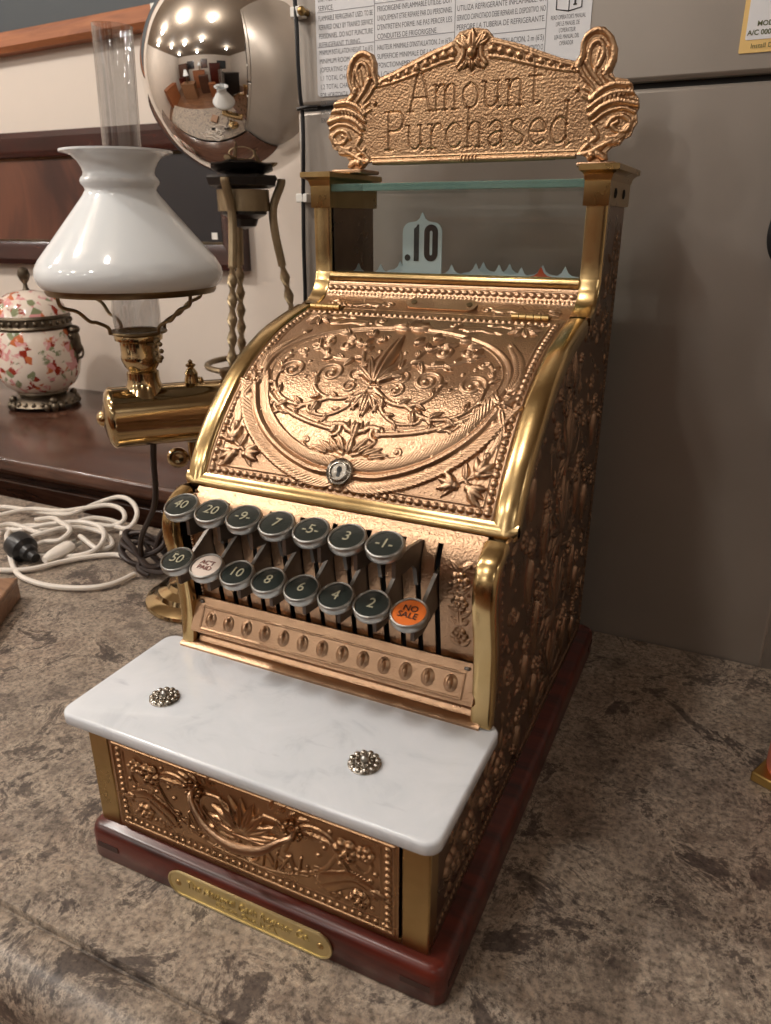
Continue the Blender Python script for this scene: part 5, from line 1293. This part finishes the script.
for s_ in (-1, 1):
    c0 = b0 + ax * .036 + sd2 * s_ * .0055; T_ = Matrix(((ax.x, sd2.x, 0, c0.x), (ax.y, sd2.y, 0, c0.y), (ax.z, sd2.z, 1, c0.z), (0, 0, 0, 1))); box(bm, -.008, .008, -.0008, .0008, -.003, .003, T_)
setpar(obj('prong', bm, 'nickel', smooth=False), wp)

# ---- wooden box at the left edge
wb = thing('wooden_box', 'corner of a pale wooden box lying on the counter at the left edge', 'box', (-.53, .17, 0))
bm = BM(); Tm = Matrix.Translation((-.4915, .160, 0)) @ Matrix.Rotation(math.radians(-58), 4, 'Z')
box(bm, -.06, .06, -.045, .045, 0., .020, Tm); setpar(obj('box_body', bm, 'palewood', bevel=.0015), wb)
bm = BM(); box(bm, -.0605, .0605, -.0455, .0455, .0200, .0262, Tm); setpar(obj('box_lid', bm, 'palewood', bevel=.002), wb)

# ---- salmon candle on a gold base at the right edge
e1 = Vector((.42, .907, 0)); e2 = Vector((.907, -.42, 0)); c0 = Vector((.2815, .2655, 0)) + (e1 + e2) * .031
cd = thing('pillar_candle', 'salmon pink pillar candle on a square gold base at the right edge of the photo', 'candle', c0)
Tm = Matrix(((e2.x, e1.x, 0, c0.x), (e2.y, e1.y, 0, c0.y), (0, 0, 1, 0), (0, 0, 0, 1)))
bm = BM(); box(bm, -.031, .031, -.031, .031, 0, .0085, Tm); setpar(obj('gold_base', bm, 'gold', bevel=.0015), cd)
bm = BM(); cw = c0 - (e1 + e2) * .0012; lathe(bm, [(0, .0085), (.0286, .0085), (.0292, .0105), (.0292, .135), (.028, .140), (.012, .138), (0, .137)], cw, 48); setpar(obj('wax_pillar', bm, 'pink', ang=50), cd)
bm = BM(); tube(bm, [cw + Vector((0, 0, .136)), cw + Vector((.001, 0, .143)), cw + Vector((.003, .001, .149))], .0012, 6); setpar(obj('wick', bm, 'ink'), cd)

# ================================================================== THE ROOM
RX0, RX1, RY0, RY1, CZ = -4.0, 2.4, -4.6, WY, 1.75
def wallbox(name, *b, mat='wall'):
    bm = BM(); box(bm, *b); return struct(obj(name, bm, mat, smooth=False))
wallbox('wall_back', RX0, RX1, RY1, RY1 + .1, FLOOR, CZ); wallbox('wall_front', RX0, RX1, RY0 - .1, RY0, FLOOR, CZ)
wallbox('wall_left', RX0 - .1, RX0, RY0 - .1, RY1 + .1, FLOOR, CZ); wallbox('wall_right', RX1, RX1 + .1, RY0 - .1, RY1 + .1, FLOOR, CZ)
wallbox('floor', RX0 - .1, RX1 + .1, RY0 - .1, RY1 + .1, FLOOR - .1, FLOOR, mat='floor'); wallbox('ceiling', RX0 - .1, RX1 + .1, RY0 - .1, RY1 + .1, CZ, CZ + .1, mat='ceiling')

# ceiling spots of the shop
def spot(x, y, w, col=(1, .955, .90), r=.055):
    t = thing('ceiling_lamp', 'round ceiling lamp of the shop, seen only as a bright dot in the mirrored ball', 'lamp', (x, y, CZ), 'ceiling lamps')
    bm = BM(); lathe(bm, [(0, 0), (.06, 0), (.06, -.012), (.022, -.02), (.018, -.06), (0, -.06)], (x, y, CZ), 20); setpar(obj('lamp_mount', bm, 'darkbrass', ang=40), t)
    L = bpy.data.lights.new('bulb', 'POINT'); L.energy = w; L.color = col; L.shadow_soft_size = r
    o = bpy.data.objects.new('bulb', L); COL.objects.link(o); o.location = (0, 0, -.13); o.parent = t
for x, y, w in ((-1.25, -.25, 2.1), (-.35, -.35, .8), (-2.2, -.15, 1.2), (-3.1, -.4, 1.), (-2.6, -1.5, 1.), (-1.6, -1.7, 1.), (-.6, -1.5, .8), (-2.9, -3.1, .8), (-1.1, -3.2, .8), (.9, -2.2, .5), (1.7, -.6, .25)):
    spot(x, y, 15 * w)

# shop furniture seen only in the reflections
def cabinet(x, y, w, d, h, mat, label):
    t = thing('display_cabinet', label, 'cabinet', (x, y, FLOOR)); bm = BM(); box(bm, x - w / 2, x + w / 2, y - d / 2, y + d / 2, FLOOR, FLOOR + h); setpar(obj('cabinet_body', bm, mat, bevel=.01), t)
    bm = BM(); box(bm, x - w / 2 - .02, x + w / 2 + .02, y - d / 2 - .02, y + d / 2 + .02, FLOOR + h, FLOOR + h + .04); setpar(obj('cornice', bm, mat, bevel=.01), t)
cabinet(-2.9, -3.9, 1.1, .5, 1.9, 'sideboard', 'tall dark shop cabinet far left, reflected in the mirrored ball')
cabinet(-1.2, -4.1, 1.2, .5, 1.3, 'orangewood', 'orange oak shop cabinet, reflected in the mirrored ball')
cabinet(.4, -4.1, 1.0, .5, 1.8, 'mahogany', 'red mahogany shop cabinet, reflected in the mirrored ball')
cabinet(-3.5, -1.6, .6, 1.5, .85, 'orangewood', 'low oak shop chest by the left wall, reflected in the mirrored ball')
cabinet(-1.9, -2.4, 1.1, .7, .78, 'palewood', 'pale shop table block in mid floor, reflected in the mirrored ball')

def table_lamp(x, y, z, k, label):
    t = thing('table_lamp', label, 'lamp', (x, y, z))
    bm = BM(); lathe(bm, [(0, 0), (.09 * k, 0), (.09 * k, .02), (.03 * k, .05), (.05 * k, .16 * k), (.02 * k, .3 * k), (.015 * k, .42 * k), (0, .42 * k)], (x, y, z), 20); setpar(obj('lamp_foot', bm, 'darkbrass'), t)
    bm = BM(); lathe(bm, [(.20 * k, .34 * k), (.205 * k, .35 * k), (.08 * k, .62 * k), (.075 * k, .62 * k)], (x, y, z), 28, closed=True); setpar(obj('lamp_shade', bm, 'milk'), t)
table_lamp(-1.9, -2.3, FLOOR + .82, 1.1, 'white shaded lamp on the pale shop table, reflected in the mirrored ball')
table_lamp(-1.1, -4.05, FLOOR + 1.34, 1., 'white shaded lamp on the orange oak cabinet, reflected in the mirrored ball')
for i, (x, y, w, d, h, mt, lb) in enumerate(((-2.9, -3.2, .5, .5, .95, 'mahogany', 'red wooden shop pedestal behind the table, reflected in the mirrored ball'), (-.7, -2.9, .7, .5, 1.05, 'sideboard', 'dark shop chest in mid floor, reflected in the mirrored ball'), (.9, -1.9, .9, .5, 1.2, 'blackwood', 'black shop case on the right, reflected in the mirrored ball'), (-.2, -2.2, .4, .4, .7, 'orangewood', 'small orange oak stand, reflected in the mirrored ball'))):
    cabinet(x, y, w, d, h, mt, lb)
for x, z, w, h, mt, lb in ((-2.2, .9, .8, .6, 'charcoal', 'dark picture high on the far wall, reflected in the mirrored ball'), (-.6, .95, .6, .7, 'canvas', 'red-brown picture on the far wall, reflected in the mirrored ball'), (1.3, .8, .9, .7, 'slate', 'grey picture on the far right wall, reflected in the mirrored ball')):
    t = thing('wall_picture', lb, 'picture', (x, RY0, z))
    bm = BM(); box(bm, x - w / 2, x + w / 2, RY0 + .001, RY0 + .02, z - h / 2, z + h / 2); setpar(obj('picture_panel', bm, mt, smooth=False), t)
    for a, b, c, d in ((x - w / 2 - .05, x - w / 2, z - h / 2 - .05, z + h / 2 + .05), (x + w / 2, x + w / 2 + .05, z - h / 2 - .05, z + h / 2 + .05), (x - w / 2, x + w / 2, z + h / 2, z + h / 2 + .05), (x - w / 2, x + w / 2, z - h / 2 - .05, z - h / 2)):
        bm = BM(); box(bm, a, b, RY0 + .001, RY0 + .04, c, d); setpar(obj('frame_rail', bm, 'frame', bevel=.005), t)

W = bpy.data.worlds.new('world'); SC.world = W; W.use_nodes = True
W.node_tree.nodes['Background'].inputs['Color'].default_value = (.05, .05, .05, 1)
vs = SC.view_settings; SC.display_settings.display_device = 'sRGB'
vs.view_transform = 'Standard'; vs.look = 'None'; vs.gamma = 1.0; vs.use_curve_mapping = False; vs.exposure = 0.4
SC.cycles.max_bounces = 8; SC.cycles.transparent_max_bounces = 16; SC.cycles.use_denoising = True; SC.cycles.caustics_reflective = True; SC.cycles.sample_clamp_indirect = 6.0
